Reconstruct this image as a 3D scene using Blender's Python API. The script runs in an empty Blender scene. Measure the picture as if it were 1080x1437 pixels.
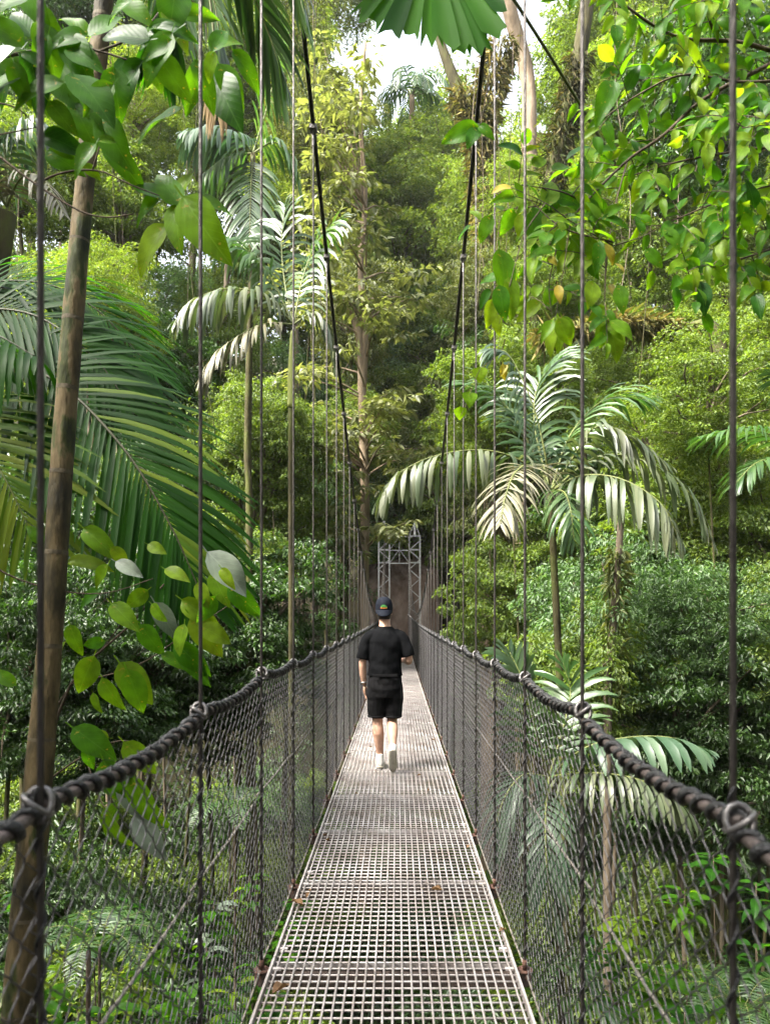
import bpy, bmesh, math, random
import numpy as np
from mathutils import Vector, Matrix, Quaternion

SC = bpy.context.scene
COL = SC.collection

# ------------------------------------------------------------------ camera, sky, sun, exposure
FPX, HX, HY = 1038.0, 557.0, 854.0          # focal length and vanishing point in photo pixels (1080 x 1437)
CAM = Vector((0.018, 0.0, 1.60))
cam_data = bpy.data.cameras.new('camera')
cam = bpy.data.objects.new('camera', cam_data); COL.objects.link(cam)
cam.location = CAM; cam.rotation_euler = (math.radians(90), 0, 0)
cam_data.sensor_fit = 'VERTICAL'; cam_data.sensor_height = 36.0; cam_data.sensor_width = 36.0
cam_data.lens = 36.0 * FPX / 1437.0
cam_data.shift_x = -(HX - 540.0) / 1437.0
cam_data.shift_y = (HY - 718.5) / 1437.0
cam_data.clip_start = 0.05; cam_data.clip_end = 2000
cam_data.dof.use_dof = True; cam_data.dof.focus_distance = 7.6; cam_data.dof.aperture_fstop = 4.0
SC.camera = cam

SUN_EL, SUN_AZ = math.radians(52), math.radians(-120)      # azimuth clockwise from straight ahead
w = bpy.data.worlds.new('World'); SC.world = w; w.use_nodes = True
wn = w.node_tree; bgn = wn.nodes['Background']
sky = wn.nodes.new('ShaderNodeTexSky'); sky.sky_type = 'NISHITA'; sky.sun_disc = False
sky.sun_elevation = SUN_EL; sky.sun_rotation = SUN_AZ
sky.air_density = 1.0; sky.dust_density = 6.0; sky.ozone_density = 0.6
hsv = wn.nodes.new('ShaderNodeHueSaturation'); hsv.inputs['Saturation'].default_value = .4      # bright veiled sky
wn.links.new(sky.outputs[0], hsv.inputs['Color']); wn.links.new(hsv.outputs[0], bgn.inputs[0]); bgn.inputs[1].default_value = 0.15
sd = bpy.data.lights.new('sun', 'SUN'); sun = bpy.data.objects.new('sun', sd); COL.objects.link(sun)
sd.energy = 3.2; sd.angle = math.radians(20); sd.color = (1.0, 0.95, 0.84)
sdir = Vector((math.sin(SUN_AZ) * math.cos(SUN_EL), math.cos(SUN_AZ) * math.cos(SUN_EL), math.sin(SUN_EL)))
sun.rotation_euler = sdir.to_track_quat('Z', 'Y').to_euler(); sun.location = (0, 0, 60)
SC.view_settings.view_transform = 'Standard'; SC.view_settings.look = 'None'
SC.view_settings.exposure = 2.7; SC.view_settings.gamma = 1.0
SC.render.engine = 'CYCLES'
SC.cycles.max_bounces = 5; SC.cycles.diffuse_bounces = 3; SC.cycles.glossy_bounces = 2
SC.cycles.transmission_bounces = 4; SC.cycles.transparent_max_bounces = 4
SC.cycles.caustics_reflective = False; SC.cycles.caustics_refractive = False
SC.cycles.use_denoising = True
SC.cycles.sample_clamp_indirect = 4.0

# ------------------------------------------------------------------ helpers
def P(px, py, d):
    """the world point that stands d metres ahead of the photographer at this photo position"""
    return Vector((CAM.x + (px - HX) / FPX * d, d, CAM.z - (py - HY) / FPX * d))
def PL(lst): return [P(*q) for q in lst]
def tag(o, label=None, cat=None, group=None, kind=None):
    if label: o['label'] = label
    if cat: o['category'] = cat
    if group: o['group'] = group
    if kind: o['kind'] = kind
    return o
def thing(name, label, cat, loc=(0, 0, 0), group=None):
    o = bpy.data.objects.new(name, None); COL.objects.link(o); o.location = loc; o.empty_display_size = .1
    return tag(o, label, cat, group)
def mesh_obj(name, me, parent=None, mw=None):
    o = bpy.data.objects.new(name, me); COL.objects.link(o)
    if parent is not None:
        o.parent = parent
        o.matrix_parent_inverse = parent_mw(parent).inverted()
    if mw is not None: o.matrix_basis = mw
    return o
def parent_mw(o):
    m = o.matrix_basis.copy()
    if o.parent: m = parent_mw(o.parent) @ o.matrix_parent_inverse @ m
    return m
def mk_mesh(name, V, F, mat=None, smooth=True):
    me = bpy.data.meshes.new(name)
    if isinstance(V, np.ndarray): V = V.tolist()
    if isinstance(F, np.ndarray): F = F.tolist()
    me.from_pydata(V, [], F)
    if mat is not None: me.materials.append(mat)
    if smooth: me.polygons.foreach_set('use_smooth', [True] * len(me.polygons))
    me.update(); return me

class MB:
    def __init__(s): s.v = []; s.f = []
    def add(s, V, F):
        n = len(s.v); s.v += [tuple(q) for q in V]; s.f += [tuple(i + n for i in f) for f in F]; return s
    def box(s, c, h, rot=None):
        V = [Vector((x * h[0], y * h[1], z * h[2])) for x in (-1, 1) for y in (-1, 1) for z in (-1, 1)]
        if rot is not None: V = [rot @ q for q in V]
        V = [q + Vector(c) for q in V]
        return s.add(V, [(0, 1, 3, 2), (4, 6, 7, 5), (0, 4, 5, 1), (2, 3, 7, 6), (0, 2, 6, 4), (1, 5, 7, 3)])
    def bar(s, a, b, wx, wy=None, up=(0, 0, 1)):
        a, b = Vector(a), Vector(b); d = b - a; L = d.length
        z = d.normalized(); u = Vector(up)
        if abs(z.dot(u)) > .98: u = Vector((1, 0, 0))
        x = u.cross(z).normalized(); y = z.cross(x)
        m = Matrix((x, y, z)).transposed()
        return s.box((a + b) / 2, (wx / 2, (wy or wx) / 2, L / 2), m)
    def tube(s, pts, r, n=6, cap=True, closed=False):
        pts = [Vector(p) for p in pts]; N = len(pts)
        if not isinstance(r, (list, tuple, np.ndarray)): r = [r] * N
        T = []
        for i in range(N):
            if closed: t = pts[(i + 1) % N] - pts[i - 1]
            else: t = pts[min(i + 1, N - 1)] - pts[max(i - 1, 0)]
            T.append(t.normalized() if t.length > 1e-9 else Vector((0, 0, 1)))
        u = Vector((0, 0, 1)) if abs(T[0].z) < .9 else Vector((1, 0, 0))
        x = T[0].cross(u).normalized(); V = []
        for i in range(N):
            x = (x - T[i] * x.dot(T[i])).normalized(); y = T[i].cross(x)
            for k in range(n):
                a = 2 * math.pi * k / n
                V.append(pts[i] + (x * math.cos(a) + y * math.sin(a)) * r[i])
        F = []
        for i in range(N if closed else N - 1):
            j = (i + 1) % N
            for k in range(n):
                l = (k + 1) % n; F.append((i * n + k, i * n + l, j * n + l, j * n + k))
        if cap and not closed: F += [tuple(range(n - 1, -1, -1)), tuple((N - 1) * n + k for k in range(n))]
        return s.add(V, F)
    def mesh(s, name, mat, smooth=False): return mk_mesh(name, s.v, s.f, mat, smooth)
    def build(s, name, mat, parent=None, mw=None, smooth=False): return mesh_obj(name, s.mesh(name, mat, smooth), parent, mw)

def spline(pts, n):
    """Catmull-Rom through the points, n samples"""
    p = [Vector(q) for q in pts]; p = [p[0] * 2 - p[1]] + p + [p[-1] * 2 - p[-2]]; out = []; m = len(p) - 3
    for i in range(n):
        t = i / (n - 1) * m; k = min(int(t), m - 1); t -= k; a, b, c, d = p[k:k + 4]
        out.append(.5 * ((2 * b) + (c - a) * t + (2 * a - 5 * b + 4 * c - d) * t * t + (3 * b - a - 3 * c + d) * t ** 3))
    return out

# ------------------------------------------------------------------ materials
def new_mat(name):
    m = bpy.data.materials.new(name); m.use_nodes = True; nt = m.node_tree
    return m, nt, nt.nodes['Principled BSDF']
def N(nt, t, **kw):
    n = nt.nodes.new(t)
    for k, v in kw.items():
        if k in n.inputs: n.inputs[k].default_value = v
        else: setattr(n, k, v)
    return n
def ramp(nt, stops):
    r = nt.nodes.new('ShaderNodeValToRGB'); e = r.color_ramp.elements
    e[0].position, e[0].color = stops[0][0], (*stops[0][1], 1); e[1].position, e[1].color = stops[-1][0], (*stops[-1][1], 1)
    for p, c in stops[1:-1]:
        q = e.new(p); q.color = (*c, 1)
    return r
def noise_mat(name, stops, scale=20, rough=.6, metal=0., bump=.2, bscale=60, spec=.5, stretch=(1, 1, 1), coord='Object', rr=.15):
    m, nt, b = new_mat(name); L = nt.links.new
    tc = N(nt, 'ShaderNodeTexCoord'); mp = N(nt, 'ShaderNodeMapping'); mp.inputs['Scale'].default_value = stretch
    L(tc.outputs[coord], mp.inputs[0])
    n1 = N(nt, 'ShaderNodeTexNoise', Scale=scale, Detail=6.0, Roughness=.6); L(mp.outputs[0], n1.inputs['Vector'])
    r = ramp(nt, stops); L(n1.outputs[0], r.inputs[0]); L(r.outputs[0], b.inputs['Base Color'])
    n2 = N(nt, 'ShaderNodeTexNoise', Scale=bscale, Detail=4.0); L(mp.outputs[0], n2.inputs['Vector'])
    if bump:
        bp = N(nt, 'ShaderNodeBump', Strength=bump, Distance=.02); L(n2.outputs[0], bp.inputs['Height']); L(bp.outputs[0], b.inputs['Normal'])
    mr = N(nt, 'ShaderNodeMapRange'); mr.inputs['To Min'].default_value = max(.05, rough - rr); mr.inputs['To Max'].default_value = min(1, rough + rr)
    L(n2.outputs[0], mr.inputs[0]); L(mr.outputs[0], b.inputs['Roughness'])
    b.inputs['Metallic'].default_value = metal; b.inputs['Specular IOR Level'].default_value = spec
    return m

def leaf_mat(name, cols, trans, tmix=.35, rough=.45, spec=.5, veins=False, spots=False):
    """cols: dark to light leaf colours picked per leaf; trans: colour of light shining through"""
    m, nt, b = new_mat(name); L = nt.links.new
    geo = N(nt, 'ShaderNodeNewGeometry'); oi = N(nt, 'ShaderNodeObjectInfo')
    ad = N(nt, 'ShaderNodeMath', operation='ADD'); L(geo.outputs['Random Per Island'], ad.inputs[0]); L(oi.outputs['Random'], ad.inputs[1])
    fr = N(nt, 'ShaderNodeMath', operation='FRACT'); L(ad.outputs[0], fr.inputs[0])
    n = len(cols); r = ramp(nt, [(i / (n - 1), c) for i, c in enumerate(cols)]); L(fr.outputs[0], r.inputs[0])
    tc = N(nt, 'ShaderNodeTexCoord')
    ns = N(nt, 'ShaderNodeTexNoise', Scale=.9 if not veins else 3.0, Detail=3.0); L(tc.outputs['Object'], ns.inputs['Vector'])
    mr = N(nt, 'ShaderNodeMapRange'); mr.inputs['From Min'].default_value = .3; mr.inputs['From Max'].default_value = .7
    mr.inputs['To Min'].default_value = .68; mr.inputs['To Max'].default_value = 1.3; L(ns.outputs[0], mr.inputs[0])
    mul = N(nt, 'ShaderNodeMix', data_type='RGBA', blend_type='MULTIPLY'); mul.inputs[0].default_value = 1
    L(r.outputs[0], mul.inputs[6]); L(mr.outputs[0], mul.inputs[7])
    colr = mul.outputs[2]; height = None
    if veins:
        sx = N(nt, 'ShaderNodeSeparateXYZ'); L(tc.outputs['Generated'], sx.inputs[0])
        s1 = N(nt, 'ShaderNodeMath', operation='SUBTRACT'); L(sx.outputs[1], s1.inputs[0]); s1.inputs[1].default_value = .5
        ab = N(nt, 'ShaderNodeMath', operation='ABSOLUTE'); L(s1.outputs[0], ab.inputs[0])
        m1 = N(nt, 'ShaderNodeMath', operation='MULTIPLY_ADD'); L(ab.outputs[0], m1.inputs[0]); m1.inputs[1].default_value = -.62; L(sx.outputs[0], m1.inputs[2])
        m2 = N(nt, 'ShaderNodeMath', operation='MULTIPLY'); L(m1.outputs[0], m2.inputs[0]); m2.inputs[1].default_value = 9.
        f2 = N(nt, 'ShaderNodeMath', operation='PINGPONG'); L(m2.outputs[0], f2.inputs[0]); f2.inputs[1].default_value = .5
        v1 = N(nt, 'ShaderNodeMapRange'); L(f2.outputs[0], v1.inputs[0]); v1.inputs['From Min'].default_value = 0; v1.inputs['From Max'].default_value = .05
        v1.inputs['To Min'].default_value = 1; v1.inputs['To Max'].default_value = 0
        v2 = N(nt, 'ShaderNodeMapRange'); L(ab.outputs[0], v2.inputs[0]); v2.inputs['From Min'].default_value = .008; v2.inputs['From Max'].default_value = .022
        v2.inputs['To Min'].default_value = 1; v2.inputs['To Max'].default_value = 0
        mx = N(nt, 'ShaderNodeMath', operation='MAXIMUM'); L(v1.outputs[0], mx.inputs[0]); L(v2.outputs[0], mx.inputs[1])
        sc = N(nt, 'ShaderNodeMath', operation='MULTIPLY'); L(mx.outputs[0], sc.inputs[0]); sc.inputs[1].default_value = .3
        mv = N(nt, 'ShaderNodeMix', data_type='RGBA'); L(sc.outputs[0], mv.inputs[0]); L(colr, mv.inputs[6])
        mv.inputs[7].default_value = (*[min(1, c * 1.9 + .03) for c in cols[-1]], 1); colr = mv.outputs[2]
        height = f2.outputs[0]
    if spots:
        vo = N(nt, 'ShaderNodeTexNoise', Scale=11.0, Detail=3.0); L(tc.outputs['Object'], vo.inputs['Vector'])
        vr = N(nt, 'ShaderNodeMapRange'); L(vo.outputs[0], vr.inputs[0]); vr.inputs['From Min'].default_value = .67; vr.inputs['From Max'].default_value = .71
        ms = N(nt, 'ShaderNodeMix', data_type='RGBA'); L(vr.outputs[0], ms.inputs[0]); L(colr, ms.inputs[6]); ms.inputs[7].default_value = (.2, .17, .03, 1); colr = ms.outputs[2]
    L(colr, b.inputs['Base Color'])
    b.inputs['Roughness'].default_value = rough; b.inputs['Specular IOR Level'].default_value = spec
    tr = N(nt, 'ShaderNodeBsdfTranslucent')
    mt = N(nt, 'ShaderNodeMix', data_type='RGBA', blend_type='MULTIPLY'); mt.inputs[0].default_value = 1
    L(colr, mt.inputs[6]); mt.inputs[7].default_value = (*trans, 1); L(mt.outputs[2], tr.inputs[0])
    if height is not None:
        bp = N(nt, 'ShaderNodeBump', Strength=.1, Distance=.006); L(height, bp.inputs['Height']); L(bp.outputs[0], b.inputs['Normal'])
    ms = N(nt, 'ShaderNodeMixShader'); ms.inputs[0].default_value = tmix
    L(b.outputs[0], ms.inputs[1]); L(tr.outputs[0], ms.inputs[2]); L(ms.outputs[0], nt.nodes['Material Output'].inputs[0])
    return m

M = {}
M['grating'] = noise_mat('grating_steel', [(.3, (.24, .19, .165)), (.5, (.40, .36, .345)), (.7, (.54, .505, .49))], 3.5, .5, .25, .1, 120)
M['beam'] = noise_mat('rusty_beam', [(.3, (.04, .03, .025)), (.6, (.085, .06, .05)), (.8, (.16, .125, .105))], 12, .75, .1, .3, 80)
M['cable'] = noise_mat('cable_steel', [(.3, (.035, .029, .026)), (.6, (.065, .057, .052)), (.8, (.11, .095, .085))], 30, .5, .5, .5, 220)
M['rope'] = noise_mat('black_rope', [(.3, (.006, .006, .0065)), (.6, (.013, .013, .014)), (.8, (.03, .029, .03))], 40, .42, 0, .5, 160)
M['core'] = noise_mat('rail_core', [(.3, (.04, .032, .028)), (.7, (.14, .11, .10))], 40, .5, .3, .4, 160)
M['wire'] = noise_mat('net_wire', [(.3, (.045, .042, .045)), (.7, (.11, .104, .11))], 25, .4, .4, .1, 120)
M['clamp'] = noise_mat('clamp_steel', [(.3, (.06, .052, .048)), (.7, (.2, .19, .19))], 30, .38, .6, .2, 100)
M['rust'] = noise_mat('rusty_socket', [(.3, (.035, .018, .012)), (.7, (.13, .06, .04))], 40, .8, .1, .4, 120)
M['galv'] = noise_mat('galvanised_tower', [(.3, (.2, .2, .19)), (.7, (.36, .365, .355))], 8, .5, .2, .1, 60)
M['line'] = noise_mat('pale_line', [(.3, (.10, .085, .07)), (.7, (.22, .2, .17))], 30, .7, 0, .3, 160)
M['earth'] = noise_mat('forest_soil', [(.3, (.012, .012, .006)), (.55, (.025, .022, .011)), (.75, (.035, .04, .014))], 1.5, .95, 0, .8, 7, .1)
M['bank'] = noise_mat('bank_earth', [(.3, (.07, .045, .032)), (.55, (.15, .11, .085)), (.8, (.24, .19, .155))], 1.6, .95, 0, .9, 6, .1, (1, 1, .5))
M['moss'] = leaf_mat('moss_fern', [(.17, .135, .05), (.10, .115, .03), (.24, .19, .075)], (1.2, 1.2, .6), .3, .8, .2)
# ------------------------------------------------------------------ terrain
def sstep(a, b, x):
    t = np.clip((x - a) / (b - a), 0, 1); return t * t * (3 - 2 * t)
def ground(x, y):
    x = np.asarray(x, float); y = np.asarray(y, float)
    g = -8.0 + 6.2 * sstep(5, -3, y)
    g = g + 4.6 * np.exp(-((x + 6.5) / 3.6) ** 2 - ((y - 9) / 6) ** 2)
    g = g + .62 * np.maximum(0, -7 - x) + .55 * np.maximum(0, x - 7.5)
    g = g + 7.7 * sstep(28, 39, y) + .62 * np.maximum(0, y - 44.5)
    g = g + .35 * np.sin(x * .7 + y * .4) + .3 * np.sin(x * 1.3 - y * .9 + 1) + .15 * np.sin(2.7 * x + 1.9 * y)
    flat = np.exp(-(x / 3.2) ** 2) * sstep(37, 39.5, y) * (1 - sstep(43, 44.5, y))
    g = g * (1 - flat) + (-.12) * flat
    return np.minimum(g, 34)
def gz(x, y): return float(ground(x, y))
gx = np.concatenate([np.linspace(-220, -40, 10)[:-1], np.linspace(-40, 40, 121), np.linspace(40, 220, 10)[1:]])
gy = np.concatenate([np.linspace(-60, -6, 8)[:-1], np.linspace(-6, 70, 115), np.linspace(70, 400, 14)[1:]])
X, Y = np.meshgrid(gx, gy); Z = ground(X, Y)
V = np.stack([X.ravel(), Y.ravel(), Z.ravel()], 1); nx = len(gx)
F = [(j * nx + i, j * nx + i + 1, (j + 1) * nx + i + 1, (j + 1) * nx + i) for j in range(len(gy) - 1) for i in range(nx - 1)]
tag(mesh_obj('ground', mk_mesh('ground', V, F, M['earth'])), 'dark forest soil of the gorge under the hanging bridge', kind='structure')

# ------------------------------------------------------------------ suspension bridge
HB, Y0 = 1.05, 1.29                      # bay length, first hanger in view
HX_B = .603                              # hangers stand this far to each side
YEND = 40.0
def deck_z(y): return .15 * (((y - 20) / 20) ** 2 - .7225)
def cable_z(y): return 1.43 + .0137 * (y - 22) ** 2
RAIL = 1.285
bridge = thing('suspension_bridge', 'long hanging footbridge with steel grating deck and chain-link sides leading into rainforest', 'bridge', (0, 1.0, -.1))
bays = range(-2, 37)
def bay_matrix(x, n):
    y = Y0 + HB * n; a = math.atan2(deck_z(y + HB) - deck_z(y), HB)
    return Matrix.Translation((x, y, deck_z(y))) @ Matrix.Rotation(a, 4, 'X')

# deck panel: round bars both ways in a frame of flat bars
g = MB(); nb = 27; hw = .538
for i in range(nb):
    x = -hw + .02 + (2 * hw - .04) * i / (nb - 1); g.tube([(x, .004, 0), (x, HB - .004, 0)], .0046, 6, True)
for i in range(18):
    y = .03 + i * (HB - .055) / 17; g.tube([(-hw, y, -.007), (hw, y, -.007)], .0044, 6, True)
grating_me = g.mesh('grating', M['grating'], True)
e = MB()
for s in (-1, 1): e.box((s * (hw + .006), HB / 2, -.008), (.005, HB / 2 - .003, .018))
for y in (.006, HB - .006): e.box((0, y, -.03), (hw, .004, .012))
for y in (.10, HB - .10):
    for s in (-1, 1): e.box((s * (hw - .022), y, .001), (.018, .010, .004))
frame_me = e.mesh('panel_frame', M['grating'])
cb = MB(); cb.box((0, 0, -.055), (hw + .075, .028, .004)); cb.box((0, -.026, -.085), (hw + .075, .004, .03)); cb.box((0, .05, -.065), (hw, .004, .02))
beam_me = cb.mesh('crossbeam', M['beam'])
rng = random.Random(4)
for n in bays:
    mw = bay_matrix(0, n)
    if rng.random() < .6: mw = mw @ Matrix.Translation((0, 0, rng.uniform(-.003, .003)))
    p = mesh_obj('deck_panel', grating_me, bridge, mw); mesh_obj('panel_frame', frame_me, p, mw)
    mesh_obj('crossbeam', beam_me, bridge, mw)

# chain-link net of one bay: zigzag wires hooked into one another
net = MB(); pitch, half = .042, .036; nz = 38
rn = random.Random(2)
for i in range(25):
    pts = []; y0 = (i + .5) * pitch; flip = 1 if i % 2 else -1
    for k in range(nz):
        s = flip * (1 if k % 2 else -1); z = -.05 + k * half
        bow = .018 * math.sin(math.pi * k / (nz - 1))
        j = rn.uniform(-.002, .002)
        if k: pts.append((bow - s * .0, y0 + s * (pitch / 2 * .55) + j, z - half * .26))
        pts.append((bow + .0035 * (1 if i % 2 else -1) * s, y0 + s * (pitch / 2 + .002) + j, z))
        if k < nz - 1: pts.append((bow, y0 + s * (pitch / 2 * .55) + j, z + half * .26))
    net.tube(pts, .00175, 4, False)
net_me = net.mesh('chain_link_net', M['wire'], True)
# hand rail: a core cable lashed with black rope
sag = lambda t: -.03 * math.sin(math.pi * t)
co = MB(); co.tube([(0, t * HB, RAIL + sag(t)) for t in np.linspace(0, 1, 13)], .0115, 8, True); core_me = co.mesh('hand_rail', M['core'], True)
hx = MB(); pts = []; turns = 16; rr = []
for i in range(turns * 10 + 1):
    t = i / (turns * 10); a = 2 * math.pi * i / 10; wob = .0148 + .0032 * math.sin(i * .37) * math.sin(i * .11)
    pts.append((wob * math.cos(a), t * HB, RAIL + sag(t) + wob * math.sin(a))); rr.append(.0083 + .002 * math.sin(i * .23))
hx.tube(pts, rr, 6, True); wrap_me = hx.mesh('rope_lashing', M['rope'], True)
ml = MB(); ml.tube([(.026, t * HB, .72 - .01 * math.sin(math.pi * t)) for t in np.linspace(0, 1, 7)], .0042, 6); mid_me = ml.mesh('side_line', M['line'], True)
bl = MB(); bl.tube([(0, t * HB, -.05 - .012 * math.sin(math.pi * t)) for t in np.linspace(0, 1, 7)], .005, 6); bot_me = bl.mesh('bottom_line', M['line'], True)
ring = MB()
ring.tube([(.021 * math.cos(a), .0 + .027 * math.sin(a), RAIL + .018 * math.cos(a + .5)) for a in np.linspace(0, 2 * math.pi, 17)[:-1]], .006, 7, closed=True)
ring.tube([(.024 * math.cos(a), .012 * math.sin(a), RAIL + .028 * math.sin(a)) for a in np.linspace(0, 2 * math.pi, 13)[:-1]], .006, 6, closed=True)
ring_me = ring.mesh('rail_clamp', M['clamp'], True)
# hanger rod of unit height, twisted lashing low down, socket under the deck edge
rod = MB(); rod.tube([(0, 0, 0), (0, 0, .5), (0, 0, 1)], .0062, 8, True); rod_me = rod.mesh('hanger', M['cable'], True)
low = MB(); low.tube([(.0075 * math.cos(i * .9), .0075 * math.sin(i * .9), -.02 + i * .0125) for i in range(104)], .0042, 5); low_me = low.mesh('hanger_lashing', M['rope'], True)
so = MB(); so.tube([(0, 0, -.115), (0, 0, -.11), (0, 0, -.055), (0, 0, -.05)], [.022, .03, .033, .028], 12); so.tube([(0, 0, -.05), (0, 0, -.005)], .012, 6)
so.tube([(.033 * math.cos(a), .033 * math.sin(a), -.052) for a in np.linspace(0, 2 * math.pi, 13)[:-1]], .006, 6, closed=True)
sock_me = so.mesh('hanger_socket', M['rust'], True)
cc = MB(); cc.box((0, 0, 0), (.026, .035, .016)); cc.tube([(0, .018 * math.cos(a), -.035 + .018 * math.sin(a)) for a in np.linspace(0, 2 * math.pi, 11)[:-1]], .006, 6, closed=True)
cc.box((0, .022, .022), (.006, .006, .012)); cc.box((0, -.022, .022), (.006, .006, .012)); cc.tube([(0, 0, -.05), (0, 0, -.13)], .010, 6)
clamp_me = cc.mesh('cable_clamp', M['clamp'])
DIP = {-1: {-2: -.09, -1: -.07, 0: -.05, 1: -.02, 2: .02}, 1: {-2: -.15, -1: -.11, 0: -.075, 1: -.02}}     # how the hand rails ride up and down
for s in (-1, 1):
    mc = MB()
    for off in (-.0078, .0078):
        mc.tube([(s * (HX_B + .006 * max(0, y - 30)) + off, y, cable_z(y) + .01) for y in np.linspace(-2, YEND, 90)], .008, 8)
    mcab = mc.build('main_cable', M['cable'], bridge, smooth=True)
    for n in bays:
        y = Y0 + HB * n; mw = bay_matrix(s * (HX_B + .004), n)
        if s < 0: mw = mw @ Matrix.Diagonal((-1, 1, 1, 1))
        o0, o1 = DIP[s].get(n, .0), DIP[s].get(n + 1, .0); sh = Matrix.Identity(4); sh[2][1] = (o1 - o0) / HB; sh[2][3] = o0; mw = mw @ sh
        if y < YEND - 1:
            nt_ = mesh_obj('chain_link_net', net_me, bridge, mw); nt_['kind'] = 'stuff'
            hr = mesh_obj('hand_rail', core_me, bridge, mw); mesh_obj('rope_lashing', wrap_me, hr, mw)
            mesh_obj('side_line', mid_me, bridge, mw); mesh_obj('bottom_line', bot_me, bridge, mw)
        d = deck_z(y); c = cable_z(y)
        h = mesh_obj('hanger', rod_me, bridge, Matrix.Translation((s * HX_B, y, d - .06)) @ Matrix.Diagonal((1, 1, c - d + .06, 1)))
        mesh_obj('rail_clamp', ring_me, bridge, mw)
        mesh_obj('hanger_socket', sock_me, h, Matrix.Translation((s * HX_B, y, d)))
        if n < 18: mesh_obj('hanger_lashing', low_me, h, Matrix.Translation((s * HX_B, y, d)))
        mesh_obj('cable_clamp', clamp_me, mcab, Matrix.Translation((s * HX_B, y, c)))

# ------------------------------------------------------------------ far tower and the bank behind it
tower = thing('bridge_tower', 'pale lattice steel portal tower holding the cables at the far end of the bridge', 'tower', (0, YEND + .3, -.2))
ty = YEND + .3; zt = 5.55
for s in (-1, 1):
    cx = s * .83 + .14; hw_ = .29
    for dx in (-hw_, hw_):
        for dy in (-.28, .28):
            MB().box((cx + dx, ty + dy, (zt - .4) / 2), (.035, .035, (zt + .4) / 2)).build('post', M['galv'], tower)
    z = .1; k = 0
    while z < zt - .3:
        z2 = min(z + .52, zt)
        for dy in (-.28, .28):
            a = (cx + (-hw_ if k % 2 else hw_), ty + dy, z); b = (cx + (hw_ if k % 2 else -hw_), ty + dy, z2)
            MB().bar(a, b, .045, .03).build('brace', M['galv'], tower)
        for dx in (-hw_, hw_):
            MB().bar((cx + dx, ty + (-.28 if k % 2 else .28), z), (cx + dx, ty + (.28 if k % 2 else -.28), z2), .03, .03).build('brace', M['galv'], tower)
        z = z2; k += 1
    for z in (zt, zt - .75, zt - 1.45):
        for dy in (-.28, .28): MB().bar((cx - hw_, ty + dy + .002, z), (cx + hw_, ty + dy + .002, z), .06, .05).build('rail', M['galv'], tower)
    pk = MB().box((cx - .0, ty, zt + .42), (.06, .06, .4))
    for dx in (-hw_, hw_): pk.bar((cx + dx, ty, zt), (cx, ty, zt + .78), .035)
    for dy in (-.28, .28): pk.bar((cx, ty + dy, zt), (cx, ty, zt + .78), .035)
    pk.build('saddle_peak', M['galv'], tower)
for z in (zt - .05, zt - .8, zt - 1.5): MB().bar((-.83 + .14 + .29, ty - .281, z), (.83 + .14 - .29, ty - .281, z), .07, .05).build('crosshead_rail', M['galv'], tower)
for z in (zt - .8, zt - 1.5):
    h = .75
    for a, b in (((-.40, z), (.14, z + h)), ((.68, z), (.14, z + h)), ((.14, z), (.14, z + h))):
        MB().bar((a[0], ty - .275, a[1]), (b[0], ty - .275, b[1]), .05, .03).build('brace', M['galv'], tower)
# earth bank and rough steps
rb = random.Random(7)
nx_, nz_ = 40, 26; V = []
for j in range(nz_):
    for i in range(nx_):
        u, v = i / (nx_ - 1), j / (nz_ - 1); x = -2.0 + 4.5 * u; z = -.6 + 5.2 * v
        y = 43.2 + .8 * v + .55 * math.sin(x * 1.3) * v + .25 * math.sin(x * 3.1 + z * 2) * .6 + rb.uniform(-.07, .07) + (2.0 * max(0, v - .72) * 3)
        V.append((x, y, z + .3 * math.sin(x * .9) * v))
F = [(j * nx_ + i, j * nx_ + i + 1, (j + 1) * nx_ + i + 1, (j + 1) * nx_ + i) for j in range(nz_ - 1) for i in range(nx_ - 1)]
tag(mesh_obj('earth_bank', mk_mesh('earth_bank', V, F, M['bank'])), 'bare brown earth bank cut behind the far bridge tower', kind='structure')
for i in range(9):
    x = rb.uniform(-1.0, 1.1); y = rb.uniform(40.9, 42.6); r = rb.uniform(.12, .28)
    bm = bmesh.new(); bmesh.ops.create_icosphere(bm, subdivisions=2, radius=r)
    for v in bm.verts: v.co *= 1 + .22 * math.sin(v.co.x * 19 + i) * math.cos(v.co.y * 15 + v.co.z * 11)
    for v in bm.verts: v.co.z *= .6
    me = bpy.data.meshes.new('stone'); bm.to_mesh(me); bm.free(); me.materials.append(M['bank'])
    me.polygons.foreach_set('use_smooth', [True] * len(me.polygons))
    tag(mesh_obj('stone', me, None, Matrix.Translation((x, y, max(gz(x, y), -.15) + r * .3))), 'rounded brown stone on the landing past the far end of the deck', 'stone', 'stones at the far landing')
# ------------------------------------------------------------------ the walker
def ring_loft(mb, rings, n=16):
    """rings: (centre, (rx, ry), axisX, axisY)"""
    V = []; F = []
    for c, (rx, ry), ax, ay in rings:
        for k in range(n):
            a = 2 * math.pi * k / n; V.append(Vector(c) + Vector(ax) * (rx * math.cos(a)) + Vector(ay) * (ry * math.sin(a)))
    for i in range(len(rings) - 1):
        for k in range(n):
            l = (k + 1) % n; F.append((i * n + k, i * n + l, (i + 1) * n + l, (i + 1) * n + k))
    F += [tuple(range(n - 1, -1, -1)), tuple((len(rings) - 1) * n + k for k in range(n))]
    mb.add(V, F)
def upright(mb, rows, n=18): ring_loft(mb, [((x, y, z), (rx, ry), (1, 0, 0), (0, 1, 0)) for x, y, z, rx, ry in rows], n)
def limb(mb, pts, rad, n=12, k=16):
    P_ = spline(pts, k); R_ = np.interp(np.linspace(0, len(rad) - 1, k), range(len(rad)), rad); mb.tube(P_, list(R_), n)
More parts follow.
